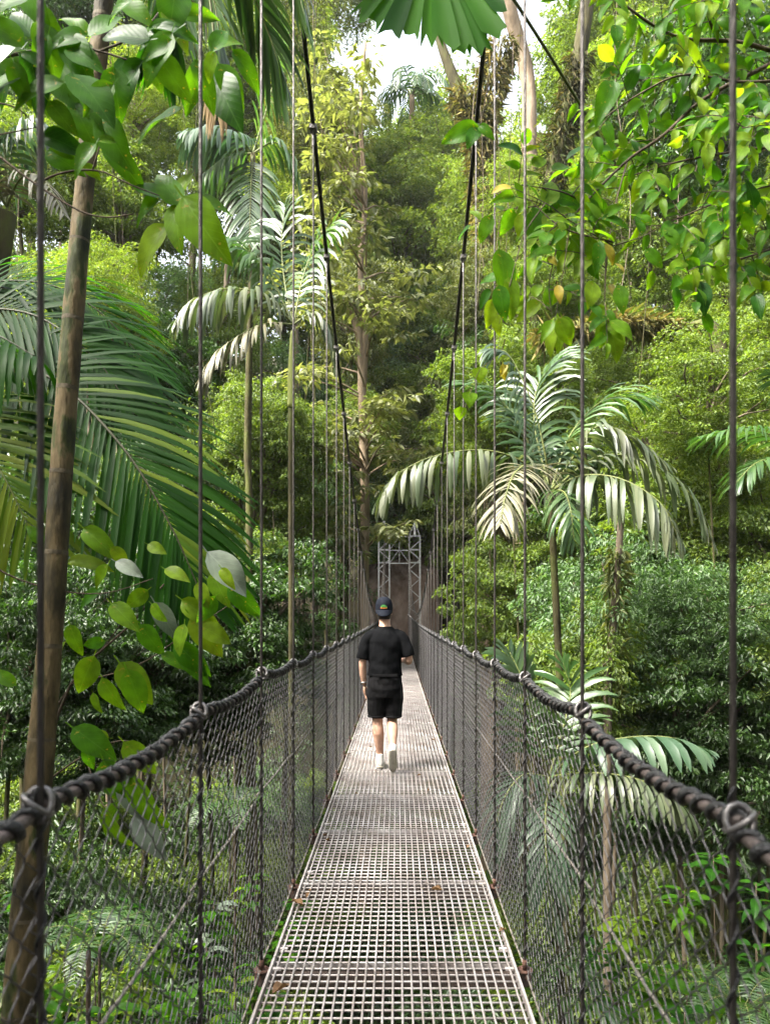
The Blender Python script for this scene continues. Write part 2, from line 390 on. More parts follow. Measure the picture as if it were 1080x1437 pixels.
def blob(mb, c, r):
    bm = bmesh.new(); bmesh.ops.create_uvsphere(bm, u_segments=14, v_segments=10, radius=1)
    mb.add([(v.co.x * r[0] + c[0], v.co.y * r[1] + c[1], v.co.z * r[2] + c[2]) for v in bm.verts], [tuple(v.index for v in f.verts) for f in bm.faces]); bm.free()
def fuse(name, mb, mat, vox, it, parent, wr=0., ws=9.):
    me = mb.mesh(name, mat); bm = bmesh.new(); bm.from_mesh(me); bmesh.ops.recalc_face_normals(bm, faces=bm.faces); bm.to_mesh(me); bm.free()
    o = bpy.data.objects.new(name, me); COL.objects.link(o)
    m = o.modifiers.new('r', 'REMESH'); m.mode = 'VOXEL'; m.voxel_size = vox; m.use_smooth_shade = True
    m = o.modifiers.new('s', 'SMOOTH'); m.factor = .5; m.iterations = it
    dg = bpy.context.evaluated_depsgraph_get(); dg.update()
    me2 = bpy.data.meshes.new_from_object(o.evaluated_get(dg)); bpy.data.objects.remove(o)
    me2.name = name
    if wr:
        from mathutils import noise
        nn = [v.normal.copy() for v in me2.vertices]
        for v, q in zip(me2.vertices, nn):
            c = v.co; v.co = c + q * wr * (noise.noise(Vector((c.x * ws, c.y * ws, c.z * ws * 1.6))) + .5 * noise.noise(Vector((c.x * ws * 2.5, c.y * ws * 2.5 + 3, c.z * ws * 2.2))))
    if not me2.materials: me2.materials.append(mat)
    me2.polygons.foreach_set('use_smooth', [True] * len(me2.polygons))
    return mesh_obj(name, me2, parent, MAN)
M['skin'] = noise_mat('skin', [(.3, (.42, .235, .16)), (.6, (.52, .31, .22)), (.8, (.57, .36, .27))], 14, .55, 0, .08, 90, .4)
M['shirt'] = noise_mat('black_cotton', [(.3, (.003, .0032, .0038)), (.7, (.0055, .0058, .0065))], 9, .85, 0, .15, 350, .04)
M['shorts'] = noise_mat('charcoal_shorts', [(.3, (.006, .0058, .0065)), (.7, (.010, .0098, .0105))], 9, .8, 0, .2, 300, .08)
M['cap'] = noise_mat('navy_cap', [(.3, (.004, .005, .009)), (.7, (.007, .009, .014))], 12, .8, 0, .2, 300, .08)
M['shoe'] = noise_mat('white_shoe', [(.3, (.58, .57, .55)), (.7, (.78, .77, .75))], 12, .6, 0, .1, 100, .4)
M['sole'] = noise_mat('worn_sole', [(.3, (.36, .32, .25)), (.7, (.58, .54, .46))], 12, .7, 0, .2, 100, .3)
M['green'] = noise_mat('green_thread', [(.3, (.03, .12, .03)), (.7, (.06, .22, .05))], 60, .8, 0, .2, 200, .2)
M['orange'] = noise_mat('orange_thread', [(.3, (.35, .09, .02)), (.7, (.5, .18, .04))], 60, .8, 0, .2, 200, .2)
M['hair'] = noise_mat('dark_hair', [(.3, (.012, .008, .006)), (.7, (.035, .024, .017))], 80, .6, 0, .5, 300, .3)
M['band'] = noise_mat('silver_band', [(.3, (.3, .3, .3)), (.7, (.6, .6, .6))], 60, .35, .7, .1, 200, .5)
M['eye'] = noise_mat('eye_white', [(.3, (.7, .68, .65)), (.7, (.75, .74, .72))], 60, .2, 0, 0, 200, .5)

my = 7.62; MAN = Matrix.Translation((-.105, my, deck_z(my) + .005)) @ Matrix.Diagonal((.94, 1, 1, 1))
man = thing('person', 'person in black t-shirt, charcoal shorts and backward cap walking away along the deck', 'person', MAN.translation)
# joints (x right, y ahead, z up)
HIPL, HIPR = (-.09, 0, .90), (.09, 0, .90)
KNL, ANL = (-.085, .04, .50), (-.055, .06, .095)
KNR, ANR = (.075, .06, .52), (.085, -.195, .23)
b = MB()
upright(b, [(0, .0, .86, .155, .115), (0, 0, .95, .165, .12), (0, 0, 1.06, .15, .11), (0, 0, 1.2, .165, .115), (0, -.005, 1.31, .168, .11), (0, 0, 1.375, .14, .085), (0, .01, 1.42, .088, .068), (-.003, .015, 1.475, .062, .06)])
limb(b, [(-.003, .01, 1.44), (-.005, .025, 1.50), (-.008, .03, 1.56)], [.066, .060, .060])
upright(b, [(-.010, .045, 1.515, .035, .05), (-.010, .045, 1.53, .058, .075), (-.011, .04, 1.575, .07, .092), (-.012, .035, 1.64, .076, .098), (-.013, .03, 1.69, .073, .092), (-.013, .025, 1.73, .05, .065), (-.013, .02, 1.742, .02, .03)], 20)
limb(b, [(-.011, .125, 1.655), (-.011, .143, 1.625), (-.011, .155, 1.60), (-.011, .135, 1.595)], [.010, .014, .018, .012], 8, 8)
blob(b, (-.011, .128, 1.565), (.024, .012, .007)); blob(b, (-.011, .127, 1.553), (.022, .012, .008)); blob(b, (-.011, .118, 1.528), (.026, .02, .018))
for s in (-1, 1): blob(b, (-.012 + s * .079, .028, 1.61), (.010, .022, .032))
limb(b, [HIPL, (-.09, .025, .70), KNL, (-.075, .02, .36), (-.062, .045, .2), ANL], [.095, .082, .058, .062, .044, .036])
limb(b, [HIPR, (.085, .02, .70), KNR, (.08, -.055, .40), (.083, -.14, .30), ANR], [.095, .082, .058, .062, .044, .036])
limb(b, [ANL, (-.06, .08, .06), (-.065, .17, .045)], [.038, .042, .03], 10, 8); limb(b, [ANR, (.085, -.165, .16), (.088, -.10, .06)], [.038, .042, .03], 10, 8)
# left arm hangs, right arm bends forward
SHL, ELL, WRL = (-.175, -.005, 1.345), (-.245, -.02, 1.09), (-.232, .03, .86)
SHR, ELR, WRR = (.175, -.005, 1.345), (.262, -.03, 1.12), (.205, .20, 1.10)
limb(b, [(-.10, 0, 1.365), SHL, (-.222, -.015, 1.23), ELL, (-.243, .005, .98), WRL], [.045, .05, .047, .040, .039, .026])
limb(b, [(.10, 0, 1.365), SHR, (.232, -.02, 1.24), ELR, (.242, .08, 1.10), WRR], [.045, .05, .047, .041, .038, .027])
blob(b, (-.226, .045, .81), (.02, .042, .05)); 
for i, (dy, L_) in enumerate([(.075, .075), (.055, .088), (.034, .084), (.015, .068)]):
    y0 = dy; limb(b, [(-.226, y0, .785), (-.222, y0 + .004, .75), (-.212, y0 - .002, .785 - L_ * .75), (-.200, y0 - .012, .785 - L_)], [.0098, .0092, .0088, .0075], 8, 8)
limb(b, [(-.214, .078, .83), (-.196, .092, .80), (-.188, .09, .77)], [.012, .0105, .009], 8, 8)
blob(b, (.185, .255, 1.105), (.022, .05, .04))
for i, dz in enumerate([.03, .011, -.009, -.028]):
    limb(b, [(.18, .29, 1.105 + dz), (.168, .325, 1.105 + dz), (.14, .33, 1.105 + dz), (.128, .305, 1.105 + dz)], [.010, .0095, .009, .008], 8, 8)
limb(b, [(.175, .25, 1.145), (.155, .285, 1.155), (.14, .305, 1.145)], [.012, .0105, .009], 8, 8)
body = fuse('body', b, M['skin'], .0072, 3, man)
for s in (-1, 1):
    ey = MB(); blob(ey, (-.011 + s * .032, .118, 1.63), (.013, .012, .009)); ey.build('eye', M['eye'], man, MAN, True)
# shirt: boxy tee with sleeves to mid upper arm
t = MB()
upright(t, [(0, 0, .955, .196, .152), (0, 0, .99, .190, .15), (0, 0, 1.08, .178, .145), (0, 0, 1.2, .186, .145), (0, -.005, 1.31, .195, .138), (0, -.0, 1.385, .168, .112), (0, .005, 1.43, .115, .088), (-.003, .012, 1.465, .078, .074)], 22)
for S, C, E in ((-1, (-.222, -.015, 1.25), (-.246, -.018, 1.13)), (1, (.228, -.02, 1.26), (.258, -.028, 1.155))):
    limb(t, [(S * .10, 0, 1.375), (S * .175, -.005, 1.345), C, E], [.068, .072, .068, .070], 14, 14)
shirt = fuse('t_shirt', t, M['shirt'], .0075, 4, man, .009, 8)
# shorts with turned hems and hip pocket
q = MB()
upright(q, [(0, 0, .74, .16, .125), (0, 0, .82, .182, .142), (0, 0, .92, .182, .142), (0, 0, .98, .172, .135)], 22)
limb(q, [(-.085, 0, .88), (-.092, .015, .76), (-.095, .03, .64), (-.093, .04, .525)], [.105, .112, .103, .094], 16, 14)
limb(q, [(.085, 0, .88), (.090, .012, .76), (.088, .025, .64), (.083, .032, .525)], [.105, .112, .103, .094], 16, 14)
shorts = fuse('shorts', q, M['shorts'], .0075, 4, man, .007, 10)
for x, y, z in ((-.093, .039, .535), (.083, .031, .535)):
    h = MB(); h.tube([(x + .0955 * math.cos(a), y + .0955 * math.sin(a), z) for a in np.linspace(0, 2 * math.pi, 25)[:-1]], .009, 6, closed=True)
    mesh_obj('hem', h.mesh('hem', M['shorts'], True), shorts, MAN)
h = MB(); h.box((.176, -.055, .80), (.006, .05, .065)); mesh_obj('pocket', h.mesh('pocket', M['shorts']), shorts, MAN)
h = MB(); h.box((.0, -.150, .972), (.13, .004, .012)); mesh_obj('waistband', h.mesh('waistband', M['shorts']), shorts, MAN)
# hair under the cap, cap worn backwards with its brim down the nape
hr = MB(); upright(hr, [(-.01, .01, 1.535, .062, .062), (-.011, .015, 1.57, .074, .085), (-.012, .015, 1.61, .08, .092), (-.012, .02, 1.65, .081, .095)], 18); fuse('hair', hr, M['hair'], .008, 2, man)
c = MB(); upright(c, [(-.012, .02, 1.605, .092, .106), (-.012, .02, 1.65, .096, .110), (-.013, .02, 1.695, .093, .106), (-.013, .02, 1.735, .078, .09), (-.013, .02, 1.762, .048, .056), (-.013, .02, 1.77, .012, .014)], 24)
cap = fuse('cap', c, M['cap'], .007, 2, man)
bv = []; bf = []; m_, k_ = 13, 6
for j in range(k_):
    v = j / (k_ - 1)
    for i in range(m_):
        a = math.pi * (1.12 + .76 * i / (m_ - 1)); ex = .068 * v * math.sin(math.pi * (i + .6) / (m_ + .2)) ** .6
        bv.append((-.012 + (.091 + .1 * ex) * math.cos(a), .02 + (.108 + .62 * ex) * math.sin(a), 1.628 - ex * .95))
bf = [(j * m_ + i, j * m_ + i + 1, (j + 1) * m_ + i + 1, (j + 1) * m_ + i) for j in range(k_ - 1) for i in range(m_ - 1)]
bo = mesh_obj('brim', mk_mesh('brim', bv, bf, M['cap']), cap, MAN); sm = bo.modifiers.new('t', 'SOLIDIFY'); sm.thickness = .006
def patch(name, mat, cells):
    k = MB()
    for u, v, hw2, hh in cells:
        a = math.pi * 1.5 + u; rx, ry = .0975, .1115; k.bar((-.013 + rx * math.cos(a - hw2), .02 + ry * math.sin(a - hw2), v), (-.013 + rx * math.cos(a + hw2), .02 + ry * math.sin(a + hw2), v), hh, .004, (0, 1, 0))
    mesh_obj(name, k.mesh(name, mat), cap, MAN)
patch('green_stitching', M['green'], [(-.25, 1.668, .1, .012), (-.1, 1.676, .1, .016), (.06, 1.673, .09, .02), (.2, 1.668, .1, .014), (-.05, 1.662, .25, .010), (.32, 1.662, .06, .012)])
patch('orange_stitching', M['orange'], [(-.3, 1.652, .09, .008), (-.1, 1.650, .1, .007), (.1, 1.650, .1, .007), (.28, 1.652, .08, .008)])
# shoes
def shoe(A, toe, pitch, side):
    s_ = MB(); R = Matrix.Rotation(pitch, 4, 'X'); T0 = Matrix.Translation(A)
    loc = lambda x, y, z: tuple((T0 @ R @ Vector((x, y, z))))
    rings = []
    for y, wd, zt_, zb in ((-.075, .024, .03, -.062), (-.06, .036, .05, -.066), (-.02, .041, .045, -.068), (.04, .043, .012, -.068), (.10, .047, -.012, -.068), (.155, .044, -.025, -.066), (.195, .022, -.04, -.062)):
        rings.append((loc(0, y, (zt_ + zb) / 2), (wd, (zt_ - zb) / 2), (1, 0, 0), R.to_3x3() @ Vector((0, 0, 1))))
    ring_loft(s_, rings, 14)
    limb(s_, [loc(0, -.03, .0), loc(0, -.03, .06)], [.044, .041], 12, 4)
    o = fuse('shoe', s_, M['shoe'], .0065, 2, man)
    k = MB(); rings = []
    for y, wd in ((-.08, .026), (-.065, .038), (-.02, .043), (.04, .044), (.10, .049), (.155, .046), (.2, .022)):
        rings.append((loc(0, y, -.07), (wd, .0115), (1, 0, 0), R.to_3x3() @ Vector((0, 0, 1))))
    ring_loft(k, rings, 12); mesh_obj('sole', k.mesh('sole', M['sole'], True), o, MAN)
shoe((-.056, .065, .083), 0, 0, -1)
shoe((.086, -.19, .212), 0, -1.08, 1)
bd = MB(); bd.tube([(WRL[0] - .002 + .030 * math.cos(a), WRL[1] - .008 + .030 * math.sin(a), .885 + .004 * math.cos(a)) for a in np.linspace(0, 2 * math.pi, 17)[:-1]], .006, 6, closed=True)
bd.build('wristband', M['band'], man, MAN, True)
# ------------------------------------------------------------------ vegetation: leaf clouds
def nrm(a): return a / np.maximum(1e-9, np.linalg.norm(a, axis=1, keepdims=True))
def leaves_geo(pos, d, nor, L, W, bend=.25, six=False):
    """one folded blade per row"""
    d = nrm(d); nor = nrm(nor - d * np.sum(nor * d, 1, keepdims=True)); s = np.cross(nor, d); n = len(pos)
    L = L[:, None]; W = W[:, None]
    if not six:
        v = np.stack([pos, pos + d * L * .45 + s * W * .5 + nor * W * .18, pos + d * L - nor * L * bend, pos + d * L * .45 - s * W * .5 + nor * W * .18], 1)
        k = np.arange(n)[:, None] * 4; F = np.concatenate([k + [0, 2, 1], k + [0, 3, 2]], 0)
    else:
        mid = pos + d * L * .5 - nor * L * bend * .18
        v = np.stack([pos, pos + d * L * .28 + s * W * .46 + nor * W * .12, pos + d * L * .65 + s * W * .40 + nor * (W * .1 - L * bend * .4), pos + d * L - nor * L * bend,
                      pos + d * L * .65 - s * W * .40 + nor * (W * .1 - L * bend * .4), pos + d * L * .28 - s * W * .46 + nor * W * .12, mid], 1)
        k = np.arange(n)[:, None] * 7; F = np.concatenate([k + [0, 6, 1], k + [1, 6, 2], k + [2, 6, 3], k + [3, 6, 4], k + [4, 6, 5], k + [5, 6, 0]], 0)
    return v.reshape(-1, 3), F
def clump_leaves(rs, cent, rad, per, ll, lw, flat=.7, droop=.35, up=1.0, six=False, jit=.5):
    """leafy sprays: flattened pads of leaves pointing outwards and a little down"""
    cent = np.asarray(cent, float); rad = np.asarray(rad, float)
    cnt = np.maximum(6, (per * (rad / rad.mean()) ** 1.6).astype(int)); idx = np.repeat(np.arange(len(cent)), cnt); n = len(idx)
    a = rs.uniform(0, 2 * np.pi, n); r = np.sqrt(rs.uniform(.02, 1, n)); dz = rs.normal(0, .5, n) * (1.1 - r)
    # leaves sit in little whorls along radiating twigs
    tw = np.round(a / (2 * np.pi) * 11) / 11 * 2 * np.pi + rs.normal(0, .13, n)
    off = np.stack([np.cos(tw) * r, np.sin(tw) * r, dz * flat - .25 * r ** 2 * flat], 1) * rad[idx][:, None]
    tilt = nrm(rs.normal(0, 1, (len(cent), 3)) * [.3, .3, .1] + [0, 0, 1]); # each pad leans its own way
    off[:, 2] -= (off[:, 0] * tilt[idx][:, 0] + off[:, 1] * tilt[idx][:, 1])
    pos = cent[idx] + off
    d = np.stack([np.cos(tw + rs.normal(0, .8, n)), np.sin(tw + rs.normal(0, .8, n)), rs.normal(-droop, .35, n)], 1)
    nor = np.stack([rs.normal(0, jit, n), rs.normal(0, jit, n), np.full(n, up)], 1)
    L = ll * rs.uniform(.6, 1.25, n); return leaves_geo(pos, d, nor, L, L * lw * rs.uniform(.8, 1.2, n), .22, six)
def crown_proto(seed, R, H, nc, per, ll, lw, rc=(.5, 1.0), hollow=.5, **kw):
    rs = np.random.RandomState(seed)
    v = nrm(rs.normal(0, 1, (nc, 3))); r = rs.uniform(hollow ** 2, 1, nc) ** .5
    lump = 1 + .22 * np.sin(v[:, 0] * 3 + seed) * np.cos(v[:, 1] * 4 + 1.7 * seed) + .15 * np.sin(v[:, 2] * 5 + seed)
    c = v * (r * lump)[:, None] * [R, R, H]
    rad = rs.uniform(rc[0], rc[1], nc)
    V, F = clump_leaves(rs, c, rad, per, ll, lw, **kw); return c, V, F
def limbs_mesh(rs, c, base, r0, mat, name='limbs', k=26):
    mb = MB(); sel = rs.choice(len(c), min(k, len(c)), False)
    for i in sel:
        e = Vector(c[i]); s0 = Vector(base) + Vector((0, 0, rs.uniform(-.3, .9) * abs(e.z - base[2]) * .4)); m_ = s0.lerp(e, .5) + Vector((rs.normal(0, .12), rs.normal(0, .12), rs.uniform(-.05, .3))) * (e - s0).length * .6
        mb.tube(spline([s0, m_, e], 6), list(np.linspace(r0, r0 * .15, 6)), 5, False)
    return mb.mesh(name, mat, True)

M['bark'] = noise_mat('bark', [(.3, (.05, .038, .026)), (.55, (.12, .095, .066)), (.8, (.2, .17, .12))], 5, .9, 0, .8, 18, .2, (1, 1, .25))
M['barkd'] = noise_mat('mossy_bark', [(.3, (.018, .016, .008)), (.5, (.05, .045, .02)), (.65, (.06, .07, .018)), (.8, (.12, .10, .05))], 4, .95, 0, .9, 16, .15, (1, 1, .4))
M['barkp'] = noise_mat('pale_bark', [(.3, (.10, .075, .05)), (.55, (.2, .15, .10)), (.8, (.32, .26, .19))], 4, .9, 0, .6, 20, .2, (1, 1, .3))
M['twig'] = noise_mat('twig', [(.3, (.03, .022, .015)), (.7, (.09, .065, .045))], 30, .8, 0, .3, 90, .2)
G = lambda *a: a
M['lv_mid'] = leaf_mat('leaves_mid_green', [(.045, .08, .012), (.08, .128, .02), (.12, .165, .026), (.06, .105, .017)], (2.0, 2.0, .7), .4, .5, .4)
M['lv_yel'] = leaf_mat('leaves_yellow_green', [(.07, .13, .016), (.105, .165, .022), (.145, .195, .03), (.085, .145, .018)], (1.8, 1.7, .6), .45, .5, .4)
M['lv_pale'] = leaf_mat('leaves_pale_grey_green', [(.09, .11, .04), (.14, .155, .058), (.19, .20, .08), (.12, .135, .048)], (1.6, 1.7, .7), .35, .48, .5)
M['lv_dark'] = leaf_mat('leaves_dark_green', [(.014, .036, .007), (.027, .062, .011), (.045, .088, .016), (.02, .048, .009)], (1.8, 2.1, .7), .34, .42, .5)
M['lv_blue'] = leaf_mat('leaves_blue_green', [(.034, .07, .024), (.06, .11, .038), (.09, .145, .052), (.045, .09, .03)], (1.7, 2.0, .8), .36, .48, .45)
M['lv_olive'] = leaf_mat('leaves_olive', [(.055, .08, .018), (.085, .11, .026), (.12, .135, .036), (.07, .095, .02)], (1.8, 1.7, .6), .38, .55, .4)

M['lv_low'] = leaf_mat('leaves_painted_shade', [(.010, .03, .007), (.019, .048, .011), (.03, .066, .016), (.014, .038, .009)], (1.7, 2.0, .8), .32, .42, .5)  # green darkened to paint in the shade low in the gorge
PROTO = {}
def add_proto(key, seed, mat, R, H, nc, per, ll, lw, r0=.09, **kw):
    rs = np.random.RandomState(seed + 50); c, V, F = crown_proto(seed, R, H, nc, per, ll, lw, **kw)
    PROTO[key] = (mk_mesh('crown_' + key, V, F, M[mat]), limbs_mesh(rs, c, (0, 0, -H * .55), r0, M['bark']), R, H)
add_proto('mid_a', 1, 'lv_mid', 3.4, 3.0, 192, 152, 0.180, .42, rc=(.4, .85), hollow=.3)
add_proto('mid_b', 2, 'lv_mid', 3.0, 3.6, 176, 152, 0.153, .5, rc=(.4, .85), hollow=.3)
add_proto('yel_a', 3, 'lv_yel', 3.4, 3.0, 176, 160, 0.180, .46, rc=(.4, .85), hollow=.3)
add_proto('yel_b', 4, 'lv_yel', 3.0, 3.4, 160, 160, 0.153, .4, rc=(.4, .85), hollow=.3)
add_proto('dark_a', 5, 'lv_dark', 3.4, 3.2, 192, 152, 0.189, .42, rc=(.4, .85), hollow=.3)
add_proto('blue_a', 6, 'lv_blue', 3.2, 3.2, 192, 160, 0.153, .36, rc=(.4, .85), hollow=.3)
add_proto('olive_a', 7, 'lv_olive', 3.2, 3.4, 192, 152, 0.171, .38, rc=(.4, .85), hollow=.3, droop=.7)
add_proto('pale_a', 8, 'lv_pale', 3.0, 3.2, 80, 110, .27, .36, flat=.3)
# smaller, finer crowns for the nearer shrubs
add_proto('sh_mid', 11, 'lv_mid', 1.5, 1.4, 60, 150, .125, .42, .04, rc=(.28, .5))
add_proto('sh_dark', 12, 'lv_dark', 1.5, 1.3, 60, 150, .13, .4, .04, rc=(.28, .5))
add_proto('sh_yel', 13, 'lv_yel', 1.5, 1.3, 55, 140, .125, .45, .04, rc=(.28, .5))
add_proto('sh_blue', 14, 'lv_blue', 1.6, 1.4, 60, 160, .11, .34, .04, rc=(.28, .5), droop=.6)
add_proto('sh_pale', 15, 'lv_pale', 1.4, 1.2, 40, 70, .19, .34, .04, rc=(.28, .5), flat=.3)

def trunk_unit(seed, bend=.05, n=9):
    r = random.Random(seed); mb = MB(); ph = r.uniform(0, 6)
    mb.tube([(bend * math.sin(ph + 2.2 * t) - bend * math.sin(ph) , bend * .7 * math.cos(ph + 1.7 * t) - bend * .7 * math.cos(ph), t) for t in np.linspace(0, 1, n)], [1.25 - .5 * t + .12 * math.sin(9 * t + ph) for t in np.linspace(0, 1, n)], 9, False)
    return mb
TR = [[(Vector(v)) for v in trunk_unit(i).v] for i in range(4)]; TRF = trunk_unit(0).f
def trunk_mesh(i, h, r, mat):
    out = []
    n = 9
    for j in range(n):
        ring = TR[i][j * 9:(j + 1) * 9]; c = sum(ring, Vector()) / 9
        for q in ring:
            o = q - c; out.append((c.x / 1 * h * .5 + o.x * r, c.y * h * .5 + o.y * r, c.z * h))
    return mk_mesh('trunk', out, TRF, mat)
KIND = {'mid': ('forest_tree', 'leafy mid-green forest tree', 'mid-green trees of the forest wall'),
        'yel': ('forest_tree', 'bright yellow-green forest tree', 'yellow-green trees of the forest wall'),
        'dark': ('forest_tree', 'dark green glossy-leaved forest tree', 'dark trees of the forest wall'),
        'blue': ('forest_tree', 'bluish-green fine-leaved forest tree', 'bluish trees of the forest wall'),
        'olive': ('forest_tree', 'olive-brown drooping-leaved forest tree', 'olive trees of the forest wall'),
        'pale': ('forest_tree', 'pale grey-green long-leaved forest tree', 'pale trees of the forest wall'),
        'sh': ('forest_shrub', 'leafy rainforest shrub growing on the slope of the gorge', 'shrubs on the gorge slopes')}
SHK = {'sh_mid': 'mid-green bushy shrub', 'sh_dark': 'dark glossy-leaved shrub',
       'sh_yel': 'bright yellow-green shrub', 'sh_blue': 'bluish-green fine-leaved shrub', 'sh_pale': 'pale grey-green long-leaved shrub'}
rt = random.Random(11)
MARKS = [(80, 250, 'behind the leaning ringed trunk'), (180, 600, 'behind the big dark palm fronds'), (390, 450, 'behind the crownshaft palm'), (350, 120, 'around the ladder-frond palm'), (500, 450, 'behind the pale tiered tree'),
         (570, 200, 'below the sky gap'), (560, 740, 'behind the lattice tower'), (690, 220, 'behind the shaggy forked trunk'), (780, 620, 'behind the silver-leaved palm'), (930, 180, 'behind the overhanging branch'),
         (1080, 620, 'beside the palm of dark reaching fronds'), (880, 850, 'behind the climber-wrapped trunk'), (110, 930, 'behind the large-leaved shrub'), (860, 1090, 'beyond the low broad-leaflet palm'), (300, 1150, 'under the left-hand net'), (960, 1280, 'under the right-hand net'), (430, 860, 'beside the left-hand net')]
def near_mark(px, py, lab, grp, sz):
    m = min(MARKS, key=lambda q: (q[0] - px) ** 2 + (q[1] - py) ** 2)[2]; sh = 'tall' if sz > 1.08 else 'rounded'
    return f'{sh} {lab} {m}', f'{sh} {grp} {m}'
def plant_tree(px, py, d, key, sc=1.0, sz=1.0, bark='bark', tr=.16):
    if d < 41 and 690 < py < 930 and abs(px - 560) < 60 + 3.2 * sc * FPX / d: return
    c = P(px, py, d); g_ = gz(c.x, c.y); me, li, R, H = PROTO[key]; h = c.z - g_ - H * sc * sz * .35
    if h < .25:
        h = .25; c.z = g_ + h + H * sc * sz * .35
    nm, lab, grp = KIND[key.split('_')[0]]
    if key in SHK: lab = SHK[key]; grp = {'sh_mid': 'mid-green', 'sh_dark': 'dark', 'sh_yel': 'yellow-green', 'sh_blue': 'bluish', 'sh_pale': 'pale'}[key] + ' shrubs on the gorge slopes'
    lab, grp = near_mark(px, py, lab, grp, sz)
    t = thing(nm, lab, 'shrub' if nm.endswith('shrub') else 'tree', (c.x, c.y, g_), grp)
    tm = trunk_mesh(rt.randrange(4), h + .3, tr * sc * (1 if nm.endswith('tree') else .2), M[bark])
    top = Vector(tm.vertices[-1].co); 
    mesh_obj('trunk', tm, t, Matrix.Translation((c.x, c.y, g_ - .25)))
    tx = sum((Vector(tm.vertices[-1 - k].co) for k in range(9)), Vector()) / 9
    m = Matrix.Translation((c.x + tx.x, c.y + tx.y, c.z)) @ Matrix.Rotation(rt.uniform(0, 6.28), 4, 'Z') @ Matrix.Diagonal((sc, sc, sc * sz, 1))
    mesh_obj('crown', me, t, m); mesh_obj('limbs', li, t, m)
    return t
# far hillside (30 to 50 m), then the nearer walls on both sides; each crown at its own distance
FAR = [(545, 270, 47, 'yel_a'), (605, 255, 48, 'yel_b'), (575, 350, 46.5, 'yel_a'), (530, 470, 46.5, 'mid_b'), (600, 470, 46.5, 'yel_b'), (560, 570, 46, 'mid_a'), (630, 560, 46, 'mid_b'), (645, 330, 46, 'yel_a'), (490, 250, 46, 'yel_b'), (560, 680, 46, 'mid_b'), (-60, 60, 38, 'mid_a'), (60, 170, 36, 'dark_a'), (-40, 330, 34, 'olive_a'), (130, 330, 40, 'yel_b'), (260, 40, 42, 'yel_a'), (300, 200, 36, 'mid_b'), (420, 90, 38, 'yel_b'), (400, 240, 42, 'yel_a'),  # centre crowns picked yellow-green to paint the sunlit patch below the sky gap
       (60, 500, 34, 'mid_a'), (210, 440, 36, 'blue_a'), (340, 400, 40, 'mid_a'), (440, 360, 44, 'yel_a'), (120, 620, 34, 'dark_a'), (270, 580, 36, 'olive_a'), (390, 560, 40, 'blue_a'), (470, 500, 46, 'mid_b'),
       (540, 300, 56, 'yel_a'), (600, 270, 60, 'yel_b'), (570, 250, 66, 'yel_a'), (640, 230, 52, 'yel_a'), (540, 420, 50, 'yel_b'), (575, 560, 52, 'yel_a'), (600, 640, 50, 'mid_a'), (525, 660, 50, 'mid_a'), (600, 330, 54, 'yel_b'), (500, 340, 52, 'mid_b'), (610, 400, 48, 'mid_a'), (570, 500, 46, 'blue_a'), (640, 500, 44, 'mid_b'),
       (560, 600, 46, 'mid_a'), (640, 600, 42, 'olive_a'), (480, 620, 44, 'mid_a'), (570, 690, 48, 'mid_b'), (480, 720, 44, 'blue_a'), (660, 690, 42, 'mid_a'), (560, 760, 50, 'mid_b'),
       (680, 300, 40, 'yel_b'), (760, 260, 42, 'yel_a'), (850, 120, 36, 'mid_a'), (960, 60, 36, 'yel_b'), (900, 260, 38, 'yel_a'), (1020, 230, 36, 'mid_b'), (1120, 120, 34, 'dark_a'),
       (720, 420, 38, 'mid_a'), (820, 400, 38, 'olive_a'), (920, 420, 34, 'mid_b'), (1040, 400, 34, 'yel_a'), (1130, 380, 32, 'mid_a'), (740, 560, 36, 'dark_a'), (840, 560, 34, 'mid_a'), (940, 560, 32, 'yel_b'),
       (1050, 540, 30, 'mid_a'), (1130, 600, 30, 'dark_a'), (740, 700, 36, 'olive_a'), (830, 700, 32, 'dark_a'), (420, -30, 46, 'mid_a'), (350, -60, 40, 'olive_a'), (120, -60, 36, 'mid_b'), (870, -60, 40, 'yel_a'), (1040, -80, 36, 'mid_a')]
for i, (px, py, d, k) in enumerate(FAR):
    plant_tree(px + rt.uniform(-12, 12), py + rt.uniform(-12, 12), d, k, rt.uniform(.95, 1.3) * (d / 40) ** .6, rt.uniform(.9, 1.25), 'barkd' if abs(px - 560) < 110 else 'bark', tr=rt.uniform(.12, .22) if abs(px - 560) > 110 else .08)
